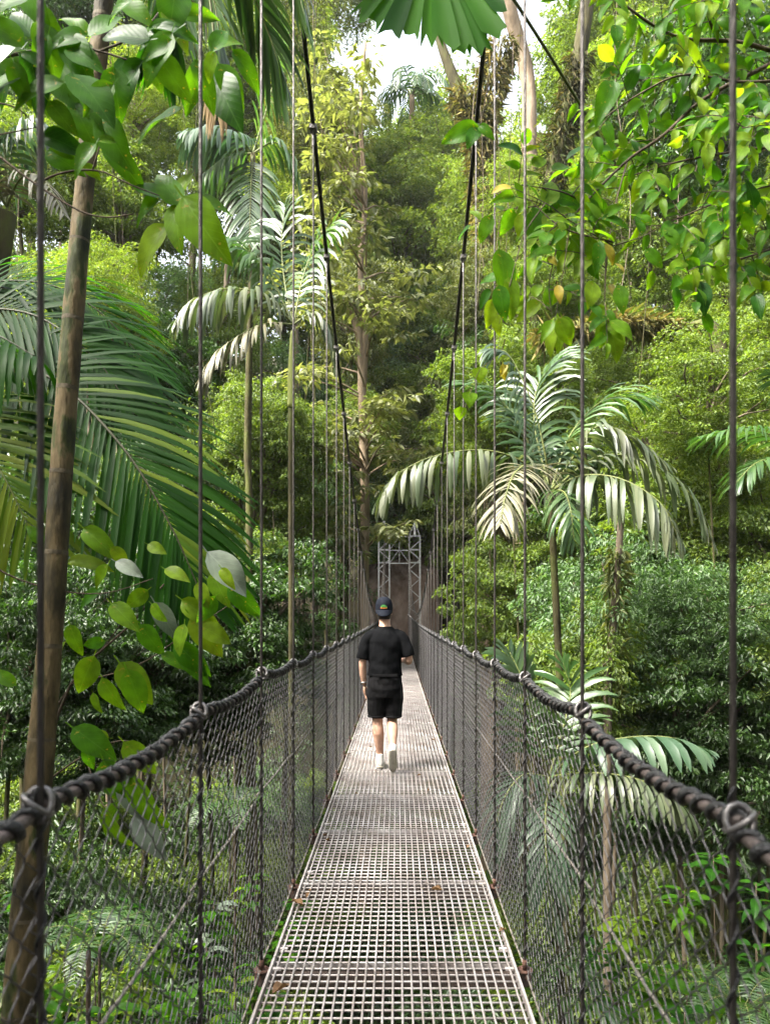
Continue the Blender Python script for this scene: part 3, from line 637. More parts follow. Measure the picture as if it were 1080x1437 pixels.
MID = [(140, 90, 30, 'mid_b', .9), (50, 20, 28, 'dark_a', .85), (240, 70, 34, 'mid_a', .95), (120, 210, 30, 'mid_a', .8), (330, 40, 36, 'olive_a', .9), (860, 30, 32, 'mid_a', .85), (735, 400, 19, 'mid_b', .45), (745, 540, 18, 'mid_a', .45), (700, 600, 19, 'yel_b', .4), (1010, 570, 14, 'mid_b', .42), (690, 420, 21, 'olive_a', .4), (740, 300, 22, 'yel_b', .38), (880, 620, 16, 'yel_b', .4), (800, 560, 17, 'mid_b', .4), (400, 640, 19, 'mid_b', .4), (340, 600, 19, 'mid_a', .42), (470, 600, 24, 'mid_b', .45), (100, 420, 19, 'yel_b', .5), (160, 430, 21, 'mid_a', .5), (-40, 660, 19, 'mid_b', .7), (30, 790, 16, 'dark_a', .6), (150, 760, 20, 'mid_a', .65), (250, 680, 21, 'blue_a', .62), (330, 690, 20, 'mid_b', .62), (310, 800, 18, 'mid_a', .5), (400, 700, 24, 'blue_a', .6),
       (420, 830, 24, 'dark_a', .6), (360, 870, 17, 'dark_a', .5), (200, 880, 16, 'dark_a', .55), (-10, 930, 13, 'dark_a', .5), (100, 960, 14, 'dark_a', .5), (300, 960, 18, 'dark_a', .5), (470, 800, 30, 'dark_a', .6),
       (-20, 430, 22, 'olive_a', .7), (200, 300, 24, 'mid_a', .62), (180, 520, 23, 'dark_a', .6), (330, 480, 26, 'mid_b', .6), (60, 240, 22, 'mid_b', .6), (230, 150, 24, 'yel_b', .6), (400, 160, 27, 'olive_a', .65), (455, 250, 30, 'yel_b', .6), (460, 420, 27, 'olive_a', .55),
       (680, 760, 24, 'olive_a', .6), (720, 850, 20, 'mid_a', .5), (780, 800, 19, 'mid_b', .6), (860, 820, 17, 'dark_a', .6), (950, 760, 17, 'mid_a', .6), (1040, 720, 16, 'yel_b', .55), (1110, 760, 15, 'mid_b', .6), (900, 900, 15, 'blue_a', .6),
       (1000, 880, 14, 'blue_a', .55), (1090, 900, 13, 'mid_b', .5), (820, 950, 14, 'mid_a', .42), (960, 1010, 14, 'dark_a', .5), (1060, 1050, 13, 'dark_a', .5), (720, 620, 22, 'mid_a', .6), (680, 500, 26, 'dark_a', .6), (780, 440, 24, 'olive_a', .6),
       (900, 500, 22, 'mid_b', .62), (990, 440, 20, 'yel_b', .55), (1080, 480, 18, 'mid_a', .6), (960, 620, 19, 'mid_b', .55), (1060, 620, 17, 'yel_a', .5), (830, 300, 24, 'yel_b', .6), (930, 330, 22, 'mid_b', .55), (1040, 330, 20, 'mid_a', .55), (900, 150, 24, 'mid_a', .6), (1030, 130, 20, 'dark_a', .6)]
for px, py, d, k, s in MID:
  if d < 21:
    for q in range(2):
        b_ = P(px + rt.uniform(-90, 90), py, d - rt.uniform(.2, 1.4)); g_ = gz(b_.x, b_.y)
        if abs(b_.x) > 2.6: plant_tree(HX + (b_.x - CAM.x) / b_.y * FPX, HY + (CAM.z - g_ - 1.0) / b_.y * FPX, b_.y, rt.choice(['sh_dark', 'sh_dark', 'sh_blue', 'sh_mid']), rt.uniform(.8, 1.25), rt.uniform(.9, 1.5))
  plant_tree(px + rt.uniform(-10, 10), py + rt.uniform(-10, 10), d, k, s * rt.uniform(.9, 1.15), rt.uniform(.9, 1.3), rt.choice(['bark', 'barkd', 'barkd']), tr=rt.uniform(.05, .12) if s > .46 else .05)
# the forest goes on beside and behind the near end of the bridge
for x, y, z, k, s in ((-5, -3, 7.5, 'mid_a', .9), (5.5, -3.5, 8, 'dark_a', .9), (-9, 1, 8, 'mid_b', 1.0), (9.5, 2, 8.5, 'mid_a', 1.0), (0, -8, 9, 'mid_a', 1.1), (-7, -10, 9, 'dark_a', 1.2), (7, -10, 9, 'yel_a', 1.2), (-13, -5, 8, 'mid_a', 1.2), (13, -4, 8, 'mid_b', 1.2),
                      (0, -16, 12, 'mid_b', 1.4), (-12, -16, 11, 'mid_a', 1.4), (12, -16, 11, 'dark_a', 1.4), (-4, -4, 13, 'mid_b', .8), (4.5, -5, 13, 'mid_a', .8), (-9, 7, 11, 'mid_a', .8), (10, 8, 11, 'mid_b', .8)):
    g_ = gz(x, y); me, li, R, H = PROTO[k]
    t = thing('forest_tree', 'leafy forest tree growing behind the near end of the bridge', 'tree', (x, y, g_), 'trees behind the near end of the bridge')
    mesh_obj('trunk', trunk_mesh(rt.randrange(4), z - g_, .16 * s, M['barkd']), t, Matrix.Translation((x, y, g_ - .25)))
    m = Matrix.Translation((x, y, z)) @ Matrix.Rotation(rt.uniform(0, 6.28), 4, 'Z') @ Matrix.Scale(s, 4); mesh_obj('crown', me, t, m); mesh_obj('limbs', li, t, m)
# shrubs over the slopes of the gorge
nsh = 0
for i in range(900):
    d = 6.5 + 24 * rt.random() ** 1.2; px = rt.uniform(-120, 1200); x = CAM.x + (px - HX) / FPX * d
    if abs(x) < 1.9: continue
    g_ = gz(x, d); py = HY + (CAM.z - g_ - .8) / d * FPX
    if py > 1600 or py < 700: continue
    k = rt.choices(['sh_mid', 'sh_dark', 'sh_yel', 'sh_blue', 'sh_pale'], [4, 4, 1.2, 2.5, 1.2])[0]; s = rt.uniform(.45, 1.0) * (.55 + d / 30)
    if abs(x) - 1.5 * s < .95 and d < 40: continue
    plant_tree(px, py, d, k, s, rt.uniform(.8, 1.2)); nsh += 1
    if nsh >= 190: break

# low ground cover over the whole floor in view, both leaf greens darkened for shade
rs = np.random.RandomState(31)
n = 9500; d = 4 + 40 * rs.uniform(0, 1, n) ** 1.15; px = rs.uniform(-250, 1330, n); x = CAM.x + (px - HX) / FPX * d
keep = ~((np.abs(x) < 1.6) & (d > 36) & (d < 43.2)); x = x[keep]; d = d[keep]
c = np.stack([x, d, ground(x, d) + rs.uniform(.08, .55, len(x))], 1)
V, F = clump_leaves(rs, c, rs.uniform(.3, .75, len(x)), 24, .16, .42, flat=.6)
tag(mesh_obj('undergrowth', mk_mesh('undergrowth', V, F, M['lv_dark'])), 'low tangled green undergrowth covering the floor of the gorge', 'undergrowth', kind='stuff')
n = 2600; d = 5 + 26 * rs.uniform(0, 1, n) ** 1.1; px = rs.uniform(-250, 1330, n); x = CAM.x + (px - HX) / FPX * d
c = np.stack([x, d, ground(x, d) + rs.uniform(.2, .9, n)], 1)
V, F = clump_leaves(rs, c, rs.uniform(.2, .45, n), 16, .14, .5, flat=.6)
tag(mesh_obj('undergrowth', mk_mesh('undergrowth', V, F, M['lv_low'])), 'ground-cover leaves, green darkened for shade, scattered through the gorge undergrowth', 'undergrowth', kind='stuff')
# ------------------------------------------------------------------ palms
def leaflet_geo(p, d0, wdir, L, W, droop, segs=5, fold=.22, tipw=.12, jag=0):
    d = Vector(d0).normalized(); pts = [Vector(p)]; ds = [d.copy()]; st = L / segs
    for i in range(segs):
        d = (d + Vector((0, 0, -1)) * droop * st * (1.2 + i * .5)).normalized(); pts.append(pts[-1] + d * st); ds.append(d.copy())
    V = []; prof = [.35, .85, 1, .95, .72, tipw] if segs == 5 else [math.sin(math.pi * (.12 + .85 * i / segs)) for i in range(segs + 1)]
    wd = Vector(wdir)
    for i in range(segs + 1):
        w_ = wd - ds[i] * wd.dot(ds[i]); w_ = w_.normalized() if w_.length > 1e-6 else Vector((1, 0, 0)); nn = w_.cross(ds[i]); h = W * .5 * prof[i]
        V += [pts[i] + w_ * h - nn * h * fold, pts[i], pts[i] - w_ * h - nn * h * fold]
    F = []
    for i in range(segs):
        a = i * 3; F += [(a, a + 1, a + 4, a + 3), (a + 1, a + 2, a + 5, a + 4)]
    return V, F
def frond(parent, pts, n, L, W, mat, rmat, droop=1.2, ang=(75, 35), lift=.15, split=True, r0=.016, up=(0, 0, 1), seed=0, prof=None, start=.12, name='frond', jit=.06, label=None, sides=(-1, 1), down=0., mat2=None):
    """a pinnate leaf: rachis through the points, leaflets off both sides; split: each leaflet a mesh of its own"""
    r = random.Random(seed); K = 40; sp = spline(pts, K)
    mb = MB(); mb.tube(sp, list(np.linspace(r0, r0 * .2, K)), 6)
    ro = mb.build(name, rmat, parent, smooth=True)
    if label: ro['label'] = label
    alls = MB()
    for i in range(n):
        t = start + (1 - start) * i / (n - 1); f = t * (K - 1); k = min(int(f), K - 2); p = sp[k].lerp(sp[k + 1], f - k)
        T = (sp[min(k + 2, K - 1)] - sp[max(k - 1, 0)]).normalized(); U = Vector(up); S = T.cross(U); S = S.normalized() if S.length > .05 else Vector((1, 0, 0)); U = S.cross(T)
        u = (t - start) / (1 - start)
        pl = prof(u) if prof else (.55 + .9 * math.sin(math.pi * min(1, u * .8 + .15)) ** .8) * (1 if u < .8 else 1 - (u - .8) * 1.9)
        a = math.radians(ang[0] + (ang[1] - ang[0]) * u)
        for s in sides:
            aj = a + r.gauss(0, jit); lf = lift + r.gauss(0, jit * 1.6)
            d0 = T * math.cos(aj) + (S * s * math.cos(lf) + U * math.sin(lf)) * math.sin(aj) - Vector((0, 0, down))
            Lq = L * max(.2, pl) / 1.3 * r.uniform(.92, 1.06)
            mt_ = mat if mat2 is None or not (s == mat2[1] and .3 < u < .95 and r.random() < .35) else mat2[0]
            V, F = leaflet_geo(p, d0, T, Lq, W * r.uniform(.85, 1.12) * (1 if u < .85 else .75), droop * r.uniform(.75, 1.3))
            if split:
                o = Vector(p); me = mk_mesh('leaflet', [v - o for v in V], F, mt_); mesh_obj('leaflet', me, ro, Matrix.Translation(o))
            else: alls.add(V, F)
    if not split: alls.build('leaflets', mat, ro, smooth=True)
    return ro
M['palm_near'] = leaf_mat('near_palm_leaf', [(.0045, .024, .002), (.008, .038, .003), (.015, .055, .0045), (.006, .03, .0028)], (4.2, 4.0, .7), .45, .5, .12)
M['palm_yel'] = leaf_mat('yellow_and_backlit_palm_leaf', [(.045, .105, .008), (.075, .13, .011), (.12, .16, .014), (.055, .11, .009)], (2.2, 2.0, .5), .45, .55, .16)  # yellow fronds; also paints backlit glow on some leaflets of the big palm
M['palm_grey'] = leaf_mat('silver_palm_leaf', [(.03, .048, .02), (.052, .07, .033), (.09, .10, .054), (.038, .058, .025)], (1.4, 1.6, .7), .28, .42, .5)
M['palm_pale'] = leaf_mat('bleached_palm_leaf', [(.08, .08, .044), (.12, .115, .068), (.165, .155, .098), (.095, .09, .054)], (1.0, 1.0, .7), .24, .48, .4)
M['palm_green'] = leaf_mat('palm_leaf', [(.02, .055, .013), (.035, .08, .019), (.055, .10, .025), (.026, .065, .016)], (1.9, 2.1, .8), .32, .38, .6)
M['palm_blue'] = leaf_mat('blue_palm_leaf', [(.022, .05, .024), (.04, .075, .038), (.065, .10, .055), (.03, .06, .03)], (1.3, 1.6, .9), .26, .42, .4)
M['rachis'] = noise_mat('palm_rachis', [(.3, (.06, .08, .02)), (.7, (.13, .14, .04))], 20, .6, 0, .2, 60, .3)
M['rachisd'] = noise_mat('dark_rachis', [(.3, (.02, .022, .01)), (.7, (.05, .05, .02))], 20, .6, 0, .2, 60, .3)
M['shaft'] = noise_mat('crownshaft', [(.3, (.14, .17, .03)), (.7, (.26, .28, .06))], 8, .5, 0, .1, 40, .4, (1, 1, .3))
def foot(x, y, label, cat, name, group=None): return thing(name, label, cat, (x, y, gz(x, y)), group)
def stem(parent, pts, rad, mat, n=10, k=24, name='trunk'):
    mb = MB(); mb.tube(spline(pts, k), list(np.interp(np.linspace(0, 1, k), np.linspace(0, 1, len(rad)), rad)), n); return mb.build(name, mat, parent, smooth=True)

# the big palm on the left whose long fronds hang behind the near trunk
c0 = P(-150, 560, 5.4); t = foot(c0.x, c0.y, 'large palm with long drooping dark green fronds behind the leaning bare trunk', 'palm', 'feather_palm')
stem(t, [(c0.x - .1, c0.y, gz(c0.x, c0.y) - .2), (c0.x - .05, c0.y, -.5), tuple(c0)], [.13, .10, .08], M['bark'])
frond(t, PL([(-150, 560, 5.4), (-60, 450, 5.3), (40, 440, 5.2), (130, 500, 5.1), (185, 575, 5.0)]), 50, .82, .04, M['palm_near'], M['rachisd'], .30, (58, 24), .05, seed=1, r0=.016, up=(.1, -.8, .6), jit=.03)
frond(t, PL([(-150, 560, 5.4), (-40, 505, 5.1), (70, 530, 4.9), (170, 625, 4.75), (238, 735, 4.7), (283, 835, 4.7)]), 58, .88, .042, M['palm_near'], M['rachisd'], .28, (66, 22), .04, seed=2, r0=.016, jit=.025, up=(.1, -.85, .5), mat2=(M['palm_yel'], -1))  # mat2 puts light shining through some right-hand leaflets into their colour
frond(t, PL([(-150, 570, 5.4), (-120, 560, 4.9), (-60, 590, 4.6), (0, 660, 4.5), (45, 750, 4.5)]), 40, .8, .036, M['palm_yel'], M['rachis'], .35, (60, 30), .05, seed=3, r0=.014, up=(0, -.8, .6))
frond(t, PL([(-150, 560, 5.4), (-60, 420, 5.6), (40, 395, 5.7), (130, 430, 5.8), (215, 520, 5.9)]), 48, .85, .036, M['palm_near'], M['rachisd'], .4, (58, 28), .08, seed=4, r0=.014, up=(0, -.6, .8), split=False)
frond(t, PL([(-150, 560, 5.4), (-90, 470, 5.0), (-20, 465, 4.7), (50, 500, 4.6)]), 20, .62, .05, M['palm_near'], M['rachisd'], 3.2, (75, 50), .0, seed=5, r0=.015)

# silver-leaved palm right of the bridge, broad leaflets hanging like curtains
c1 = P(772, 690, 10.6); t = foot(c1.x, c1.y, 'silver-leaved palm with broad hanging leaflets right of the bridge', 'palm', 'curtain_palm')
stem(t, [(c1.x + .3, c1.y + .2, gz(c1.x, c1.y) - .2), (c1.x + .2, c1.y + .1, -1), tuple(c1)], [.07, .055, .05], M['barkd'])
FR = [([(772, 690, 10.6), (735, 650, 10.3), (680, 632, 10.0), (610, 640, 9.8), (555, 668, 9.7), (532, 705, 9.7)], 24, .70, .075, 'palm_grey', 3.0, (80, 60), .25),
      ([(772, 690, 10.6), (745, 655, 9.9), (722, 664, 9.2), (708, 700, 8.7), (702, 735, 8.5)], 34, .60, .040, 'palm_pale', .9, (78, 30), .10),
      ([(772, 690, 10.6), (815, 668, 10.2), (870, 672, 9.8), (925, 705, 9.5), (950, 752, 9.4)], 26, .78, .070, 'palm_grey', 2.8, (80, 55), .2),
      ([(772, 690, 10.6), (840, 640, 10.9), (910, 650, 11), (965, 690, 11), (1000, 760, 10.9)], 26, .66, .05, 'palm_grey', 1.6, (70, 35), .12),
      ([(772, 690, 10.6), (750, 600, 11), (755, 540, 11.2), (790, 500, 11.3)], 30, .8, .055, 'palm_green', .7, (50, 25), .4),
      ([(772, 690, 10.6), (735, 610, 11.0), (700, 560, 11.2), (650, 540, 11.4)], 28, .75, .05, 'palm_green', .8, (55, 30), .3),
      ([(772, 690, 10.6), (800, 610, 11), (850, 560, 11.2), (905, 560, 11.3)], 28, .7, .05, 'palm_green', .8, (55, 30), .3),
      ([(772, 690, 10.6), (805, 640, 10.4), (835, 600, 10.2), (880, 610, 10.0), (935, 650, 9.9)], 28, .62, .05, 'palm_grey', 1.4, (65, 30), .2),
      ([(772, 690, 10.6), (765, 640, 10.3), (748, 570, 10.3), (715, 500, 10.4), (690, 490, 10.5)], 24, .62, .045, 'palm_blue', 1.6, (60, 35), .0),
      ([(772, 690, 10.6), (790, 690, 10.0), (800, 715, 9.6), (805, 760, 9.5)], 22, .55, .05, 'palm_green', 1.5, (70, 35), .0)]
for i, (pts, n_, L_, W_, m_, dr, an, lf) in enumerate(FR): frond(t, PL(pts), n_, L_, W_, M[m_], M['rachis'], dr, an, lf, split=i < 4, seed=20 + i, r0=.018, jit=.15)

# palm left of the bridge with a green crownshaft
c2 = P(412, 455, 15); t = foot(c2.x, c2.y, 'slender palm with green crownshaft and grey-green fronds left of the pale tree', 'palm', 'crownshaft_palm')
stem(t, [(c2.x - .1, c2.y, gz(c2.x, c2.y) - .2), (c2.x - .05, c2.y, -1), tuple(P(408, 570, 15))], [.06, .06, .055], M['barkd'])
stem(t, [tuple(P(408, 572, 15)), tuple(P(409, 520, 15)), tuple(P(411, 465, 15))], [.075, .075, .05], M['shaft'], name='crownshaft')
for i, (pts, n_, L_, W_, m_, dr, an, lf) in enumerate([
    ([(412, 455, 15), (370, 415, 14.6), (320, 405, 14.3), (275, 420, 14.1), (247, 450, 14)], 30, .95, .085, 'palm_grey', 1.5, (75, 45), .2),
    ([(412, 455, 15), (370, 455, 14.5), (330, 475, 14.2), (300, 500, 14), (283, 530, 14)], 28, .8, .06, 'palm_pale', 1.2, (65, 30), .1),
    ([(412, 455, 15), (380, 390, 15), (345, 350, 15), (310, 335, 15)], 28, 1.0, .08, 'palm_green', .9, (65, 35), .2),
    ([(412, 455, 15), (425, 390, 15.3), (445, 340, 15.4), (475, 310, 15.5)], 26, .9, .08, 'palm_green', 1.0, (60, 35), .2),
    ([(412, 455, 15), (440, 440, 15), (462, 465, 15), (472, 510, 15)], 24, .7, .06, 'palm_grey', 1.4, (65, 35), .1),
    ([(412, 455, 15), (400, 400, 15.6), (395, 340, 15.8), (400, 290, 15.9)], 26, .9, .07, 'palm_green', .8, (55, 30), .2)]):
    frond(t, PL(pts), n_, L_, W_, M[m_], M['rachis'], dr, an, lf, split=i < 2, seed=40 + i, r0=.022, jit=.13)
# taller palm behind it
c3 = P(355, 215, 17); t = foot(c3.x, c3.y, 'tall palm with dark ladder-like fronds above the crownshaft palm', 'palm', 'feather_palm')
stem(t, [(c3.x, c3.y, gz(c3.x, c3.y) - .2), (c3.x - .1, c3.y, 4), tuple(c3)], [.07, .07, .06], M['barkd'])
for i, (pts, n_, L_, W_, m_, dr) in enumerate([
    ([(355, 215, 17), (330, 190, 16.5), (295, 180, 16.2), (262, 185, 16)], 28, 1.0, .08, 'palm_blue', 1.2), ([(355, 215, 17), (352, 270, 16.5), (350, 340, 16.2)], 30, .95, .07, 'palm_green', .5),
    ([(355, 215, 17), (375, 150, 17), (390, 90, 17), (400, 40, 17)], 32, 1.0, .07, 'palm_green', .4), ([(355, 215, 17), (385, 200, 17), (410, 225, 17), (425, 280, 17)], 24, .8, .07, 'palm_green', 1.0),
    ([(355, 215, 17), (320, 220, 16.8), (290, 240, 16.6)], 20, .9, .07, 'palm_green', 1.4)]):
    frond(t, PL(pts), n_, L_, W_, M[m_], M['rachis'], dr, (70, 35), .1, split=False, seed=60 + i, r0=.022)
# palm at the left edge with brown stub trunk
c4 = P(10, 320, 11); t = foot(c4.x, c4.y, 'stout palm with shaggy brown trunk and pale fronds beyond the leaning trunk', 'palm', 'shaggy_palm')
stem(t, [(c4.x - .9, c4.y, gz(c4.x, c4.y) - .2), (c4.x - .7, c4.y, 2.5), tuple(P(8, 300, 11))], [.10, .11, .16], M['barkd'])
for i, (pts, n_, L_, W_, m_, dr) in enumerate([
    ([(10, 290, 11), (30, 250, 10.7), (60, 250, 10.5), (90, 300, 10.3)], 24, .62, .04, 'palm_pale', 1.4), ([(10, 290, 11), (-20, 240, 10.7), (-60, 240, 10.5)], 20, .6, .045, 'palm_pale', 1.4),
    ([(10, 280, 11), (20, 200, 11), (50, 170, 11), (85, 190, 11)], 24, .7, .06, 'palm_blue', 2.2), ([(10, 290, 11), (5, 200, 10.8), (-20, 150, 10.8)], 22, .65, .06, 'palm_green', 1.4)]):
    frond(t, PL(pts), n_, L_, W_, M[m_], M['rachis'], dr, (70, 40), .15, split=False, seed=70 + i, r0=.02)
# palm whose fronds enter at the right edge
c5 = P(1130, 640, 11); t = foot(c5.x, c5.y, 'palm with dark green fronds reaching in beside the rightmost trees', 'palm', 'feather_palm')
stem(t, [(c5.x + .1, c5.y, gz(c5.x, c5.y) - .2), tuple(c5)], [.1, .08], M['bark'])
for i, pts in enumerate([[(1130, 640, 11), (1080, 610, 10.8), (1030, 603, 10.6), (985, 612, 10.5)], [(1130, 640, 11), (1100, 640, 10.5), (1060, 650, 10.2), (1030, 680, 10.1)], [(1130, 640, 11), (1120, 560, 11), (1090, 520, 11)]]):
    frond(t, PL(pts), 30, .6, .045, M['palm_green'], M['rachis'], .9, (60, 35), .25, split=False, seed=80 + i)
# low palm under the right-hand net
c6 = P(770, 1090, 7.4); t = foot(c6.x, c6.y, 'low palm with broad glossy leaflets below the right-hand net of the bridge', 'palm', 'understory_palm')
stem(t, [(c6.x + .25, c6.y + .2, gz(c6.x, c6.y) - .2), (c6.x + .15, c6.y + .1, -2.5), tuple(c6)], [.05, .042, .04], M['barkd'])
for i, (pts, n_, L_, W_, m_, dr, an) in enumerate([
    ([(770, 1090, 7.4), (820, 1050, 7.2), (880, 1035, 7.1), (940, 1035, 7.0), (985, 1050, 7.0)], 16, .48, .085, 'palm_blue', 1.9, (75, 40)),
    ([(770, 1090, 7.4), (820, 1085, 7.0), (880, 1090, 6.8), (935, 1112, 6.7), (968, 1150, 6.7)], 24, .42, .05, 'palm_grey', 2.6, (78, 50)),
    ([(770, 1090, 7.4), (750, 1020, 7.2), (735, 960, 7.2), (715, 915, 7.3)], 22, .55, .07, 'palm_green', .9, (60, 35)),
    ([(770, 1090, 7.4), (765, 1150, 6.8), (768, 1230, 6.6), (780, 1310, 6.6)], 24, .42, .05, 'palm_blue', 1.2, (55, 30)),
    ([(770, 1090, 7.4), (730, 1090, 7.2), (700, 1140, 7.1), (690, 1220, 7.1)], 20, .5, .05, 'palm_blue', 1.2, (60, 35)),
    ([(770, 1090, 7.4), (790, 1020, 7.8), (800, 970, 8), (790, 930, 8)], 20, .5, .06, 'palm_green', .8, (55, 35))]):
    frond(t, PL(pts), n_, L_, W_, M[m_], M['rachis'], dr, an, .2, split=i < 2, seed=90 + i, r0=.014)
c7 = P(730, 1330, 7.6); t = foot(c7.x, c7.y, 'small fan of yellowish palm fronds rising just below the deck edge', 'palm', 'understory_palm')
stem(t, [(c7.x, c7.y, gz(c7.x, c7.y) - .2), tuple(P(735, 1420, 7.6))], [.06, .045], M['barkd'])
for i, pts in enumerate([[(735, 1420, 7.6), (720, 1340, 7.5), (700, 1270, 7.4), (680, 1230, 7.3)], [(735, 1420, 7.6), (755, 1370, 7.4), (790, 1350, 7.3), (830, 1370, 7.2)], [(735, 1420, 7.6), (735, 1330, 7.6), (745, 1260, 7.6), (770, 1210, 7.6)], [(735, 1420, 7.6), (780, 1400, 7.3), (830, 1400, 7.1), (880, 1440, 7)]]):
    frond(t, PL(pts), 26, .42, .035, M['palm_yel' if i < 1 else 'palm_green'], M['rachis'], .8, (60, 35), .2, split=False, seed=100 + i, r0=.012)
# far palm against the sky gap
c8 = P(578, 135, 46); t = foot(c8.x, c8.y, 'far palm with drooping crown silhouetted in the sky gap', 'palm', 'far_palm')
stem(t, [(c8.x, c8.y, gz(c8.x, c8.y) - .2), (c8.x - .1, c8.y, 25), tuple(c8)], [.22, .2, .16], M['barkp'])
for i in range(11):
    a = i * 2.4; R_ = 1.6 + .3 * (i % 3); e = 1.1 if i % 2 else .4
    pts = [tuple(c8), tuple(c8 + Vector((math.cos(a) * R_ * .5, math.sin(a) * R_ * .5, e))), tuple(c8 + Vector((math.cos(a) * R_, math.sin(a) * R_, e * .6 - .3))), tuple(c8 + Vector((math.cos(a) * R_ * 1.25, math.sin(a) * R_ * 1.25, e * .2 - 1.2)))]
    frond(t, pts, 18, 1.0, .11, M['palm_green'], M['rachis'], .8, (65, 35), .1, split=False, seed=110 + i, r0=.04)
# fan palm leaf hanging in from the top
M['fan'] = leaf_mat('fan_leaf', [(.006, .034, .003), (.014, .06, .005), (.032, .10, .008), (.009, .045, .004)], (3.6, 3.4, .5), .72, .5, .1)
hub = P(606, -95, 3.6); t = thing('fan_palm_leaf', 'big pleated fan palm leaf with ragged tips hanging down over the bridge', 'palm leaf', hub)
MB().tube(spline([hub, hub + Vector((.25, .6, .5)), hub + Vector((.9, 1.6, .6)), hub + Vector((1.8, 2.6, .2))], 14), .011, 7).build('leaf_stalk', M['rachis'], t, smooth=True)
rf = random.Random(3)
for i, (ax, ay) in enumerate([(478, -8), (505, 22), (520, 28), (548, 45), (575, 44), (605, 55), (625, 62), (650, 72), (668, 62), (690, 40), (705, 10), (720, -20)]):
    tip = P(ax, ay, 3.45 + .02 * (i % 3)); d_ = tip - hub; L_ = d_.length; d_.normalize(); sd_ = Vector((0, -1, 0)).cross(d_).normalized(); nn = d_.cross(sd_); V = []; K = 8; wv = rf.uniform(.06, .095) * L_
    for k in range(K + 1):
        u = k / K; hwd = wv * (.12 + .95 * u) * (1 if k < K else .96)
        for j, q in enumerate((-1, -.5, 0, .5, 1)):
            ex = (rf.uniform(-.12, .06) * L_ if j % 2 else rf.uniform(-.04, .1) * L_) if k == K else 0
            V.append(hub + d_ * (L_ * u + ex) + sd_ * q * hwd + nn * (abs(q) - .5) * .16 * hwd - Vector((0, 0, .04 * u * u)) + Vector((0, -.05 * u * u, 0)))
    F = [(k * 5 + j, k * 5 + j + 1, k * 5 + j + 6, k * 5 + j + 5) for k in range(K) for j in range(4)]
    mesh_obj('leaf_segment', mk_mesh('leaf_segment', V, F, M['fan']), t)

# ------------------------------------------------------------------ near trunk on the left
M['cane'] = noise_mat('cane_trunk', [(.36, (.012, .010, .004)), (.44, (.034, .026, .009)), (.5, (.07, .05, .02)), (.56, (.10, .073, .034)), (.61, (.03, .038, .006)), (.68, (.012, .014, .004))], 5.5, .8, 0, .7, 26, .3, (1, 1, .35), coord='Object')
ax = [(158, -120, 4.3), (140, 60, 4.25), (122, 230, 4.2), (104, 430, 4.15), (88, 640, 4.1), (72, 880, 4.05), (52, 1120, 4.0), (34, 1330, 4.0), (18, 1560, 4.0)]
wd = [.05, .051, .051, .057, .06, .064, .074, .085, .095]
pts = spline(PL(ax), 120); fz = gz(pts[-1].x, pts[-1].y)
t = thing('leaning_trunk', 'leaning ringed palm trunk with mossy patches close to the left of the bridge', 'palm', (pts[-1].x - .12, pts[-1].y, fz))
rad = np.interp(np.linspace(0, 8, 120), range(9), wd)
full = pts + [Vector((pts[-1].x - .06, pts[-1].y, (pts[-1].z + fz) / 2)), Vector((pts[-1].x - .12, pts[-1].y, fz - .2))]
mb = MB(); mb.tube(full, list(rad * (1 + .02 * np.sin(np.arange(120) * .9))) + [.14, .16], 20); mb.build('trunk', M['cane'], t, smooth=True)
M['scar'] = noise_mat('ring_scar', [(.3, (.03, .024, .012)), (.7, (.10, .08, .05))], 20, .8, 0, .3, 60, .3)
for f in (12, 21, 29, 38, 46, 53, 61, 68, 76, 84, 93, 101, 110):
    dd = (pts[f + 1] - pts[f - 1]).normalized(); mb = MB(); mb.tube([pts[f] - dd * .012, pts[f], pts[f] + dd * .012], [rad[f] * 1.002, rad[f] * 1.014, rad[f] * 1.002], 20, False); mb.build('ring_scar', M['scar'], t, smooth=True)

# its drooping fronds enter above
M['straw'] = leaf_mat('dry_straw', [(.20, .14, .07), (.30, .21, .11), (.38, .28, .16)], (1, .9, .6), .25, .8, .2)
for i, (q, n_, L_, m_) in enumerate([([(180, -260, 4.4), (270, -160, 4.6), (335, -50, 4.8), (378, 50, 5), (402, 125, 5)], 30, .5, 'palm_green'), ([(180, -260, 4.4), (220, -120, 4.7), (235, -10, 4.8), (225, 80, 4.9)], 26, .5, 'palm_near'), ([(180, -260, 4.4), (260, -120, 5.0), (300, 0, 5.2), (310, 90, 5.2)], 24, .45, 'palm_green'), ([(180, -260, 4.4), (320, -160, 4.5), (400, -60, 4.6), (430, 30, 4.6)], 24, .4, 'palm_green')]):
    frond(t, PL(q), n_, L_, .04, M[m_], M['rachis'], .8, (40, 20), .1, split=False, seed=130 + i, start=.35, r0=.012)
frond(t, PL([(180, -260, 4.4), (280, -60, 4.9), (302, 70, 5), (304, 150, 5)]), 18, .3, .018, M['straw'], M['rachis'], 4, (40, 12), 0, split=False, seed=140, start=.8, label='dry straw-coloured hanging leaf')

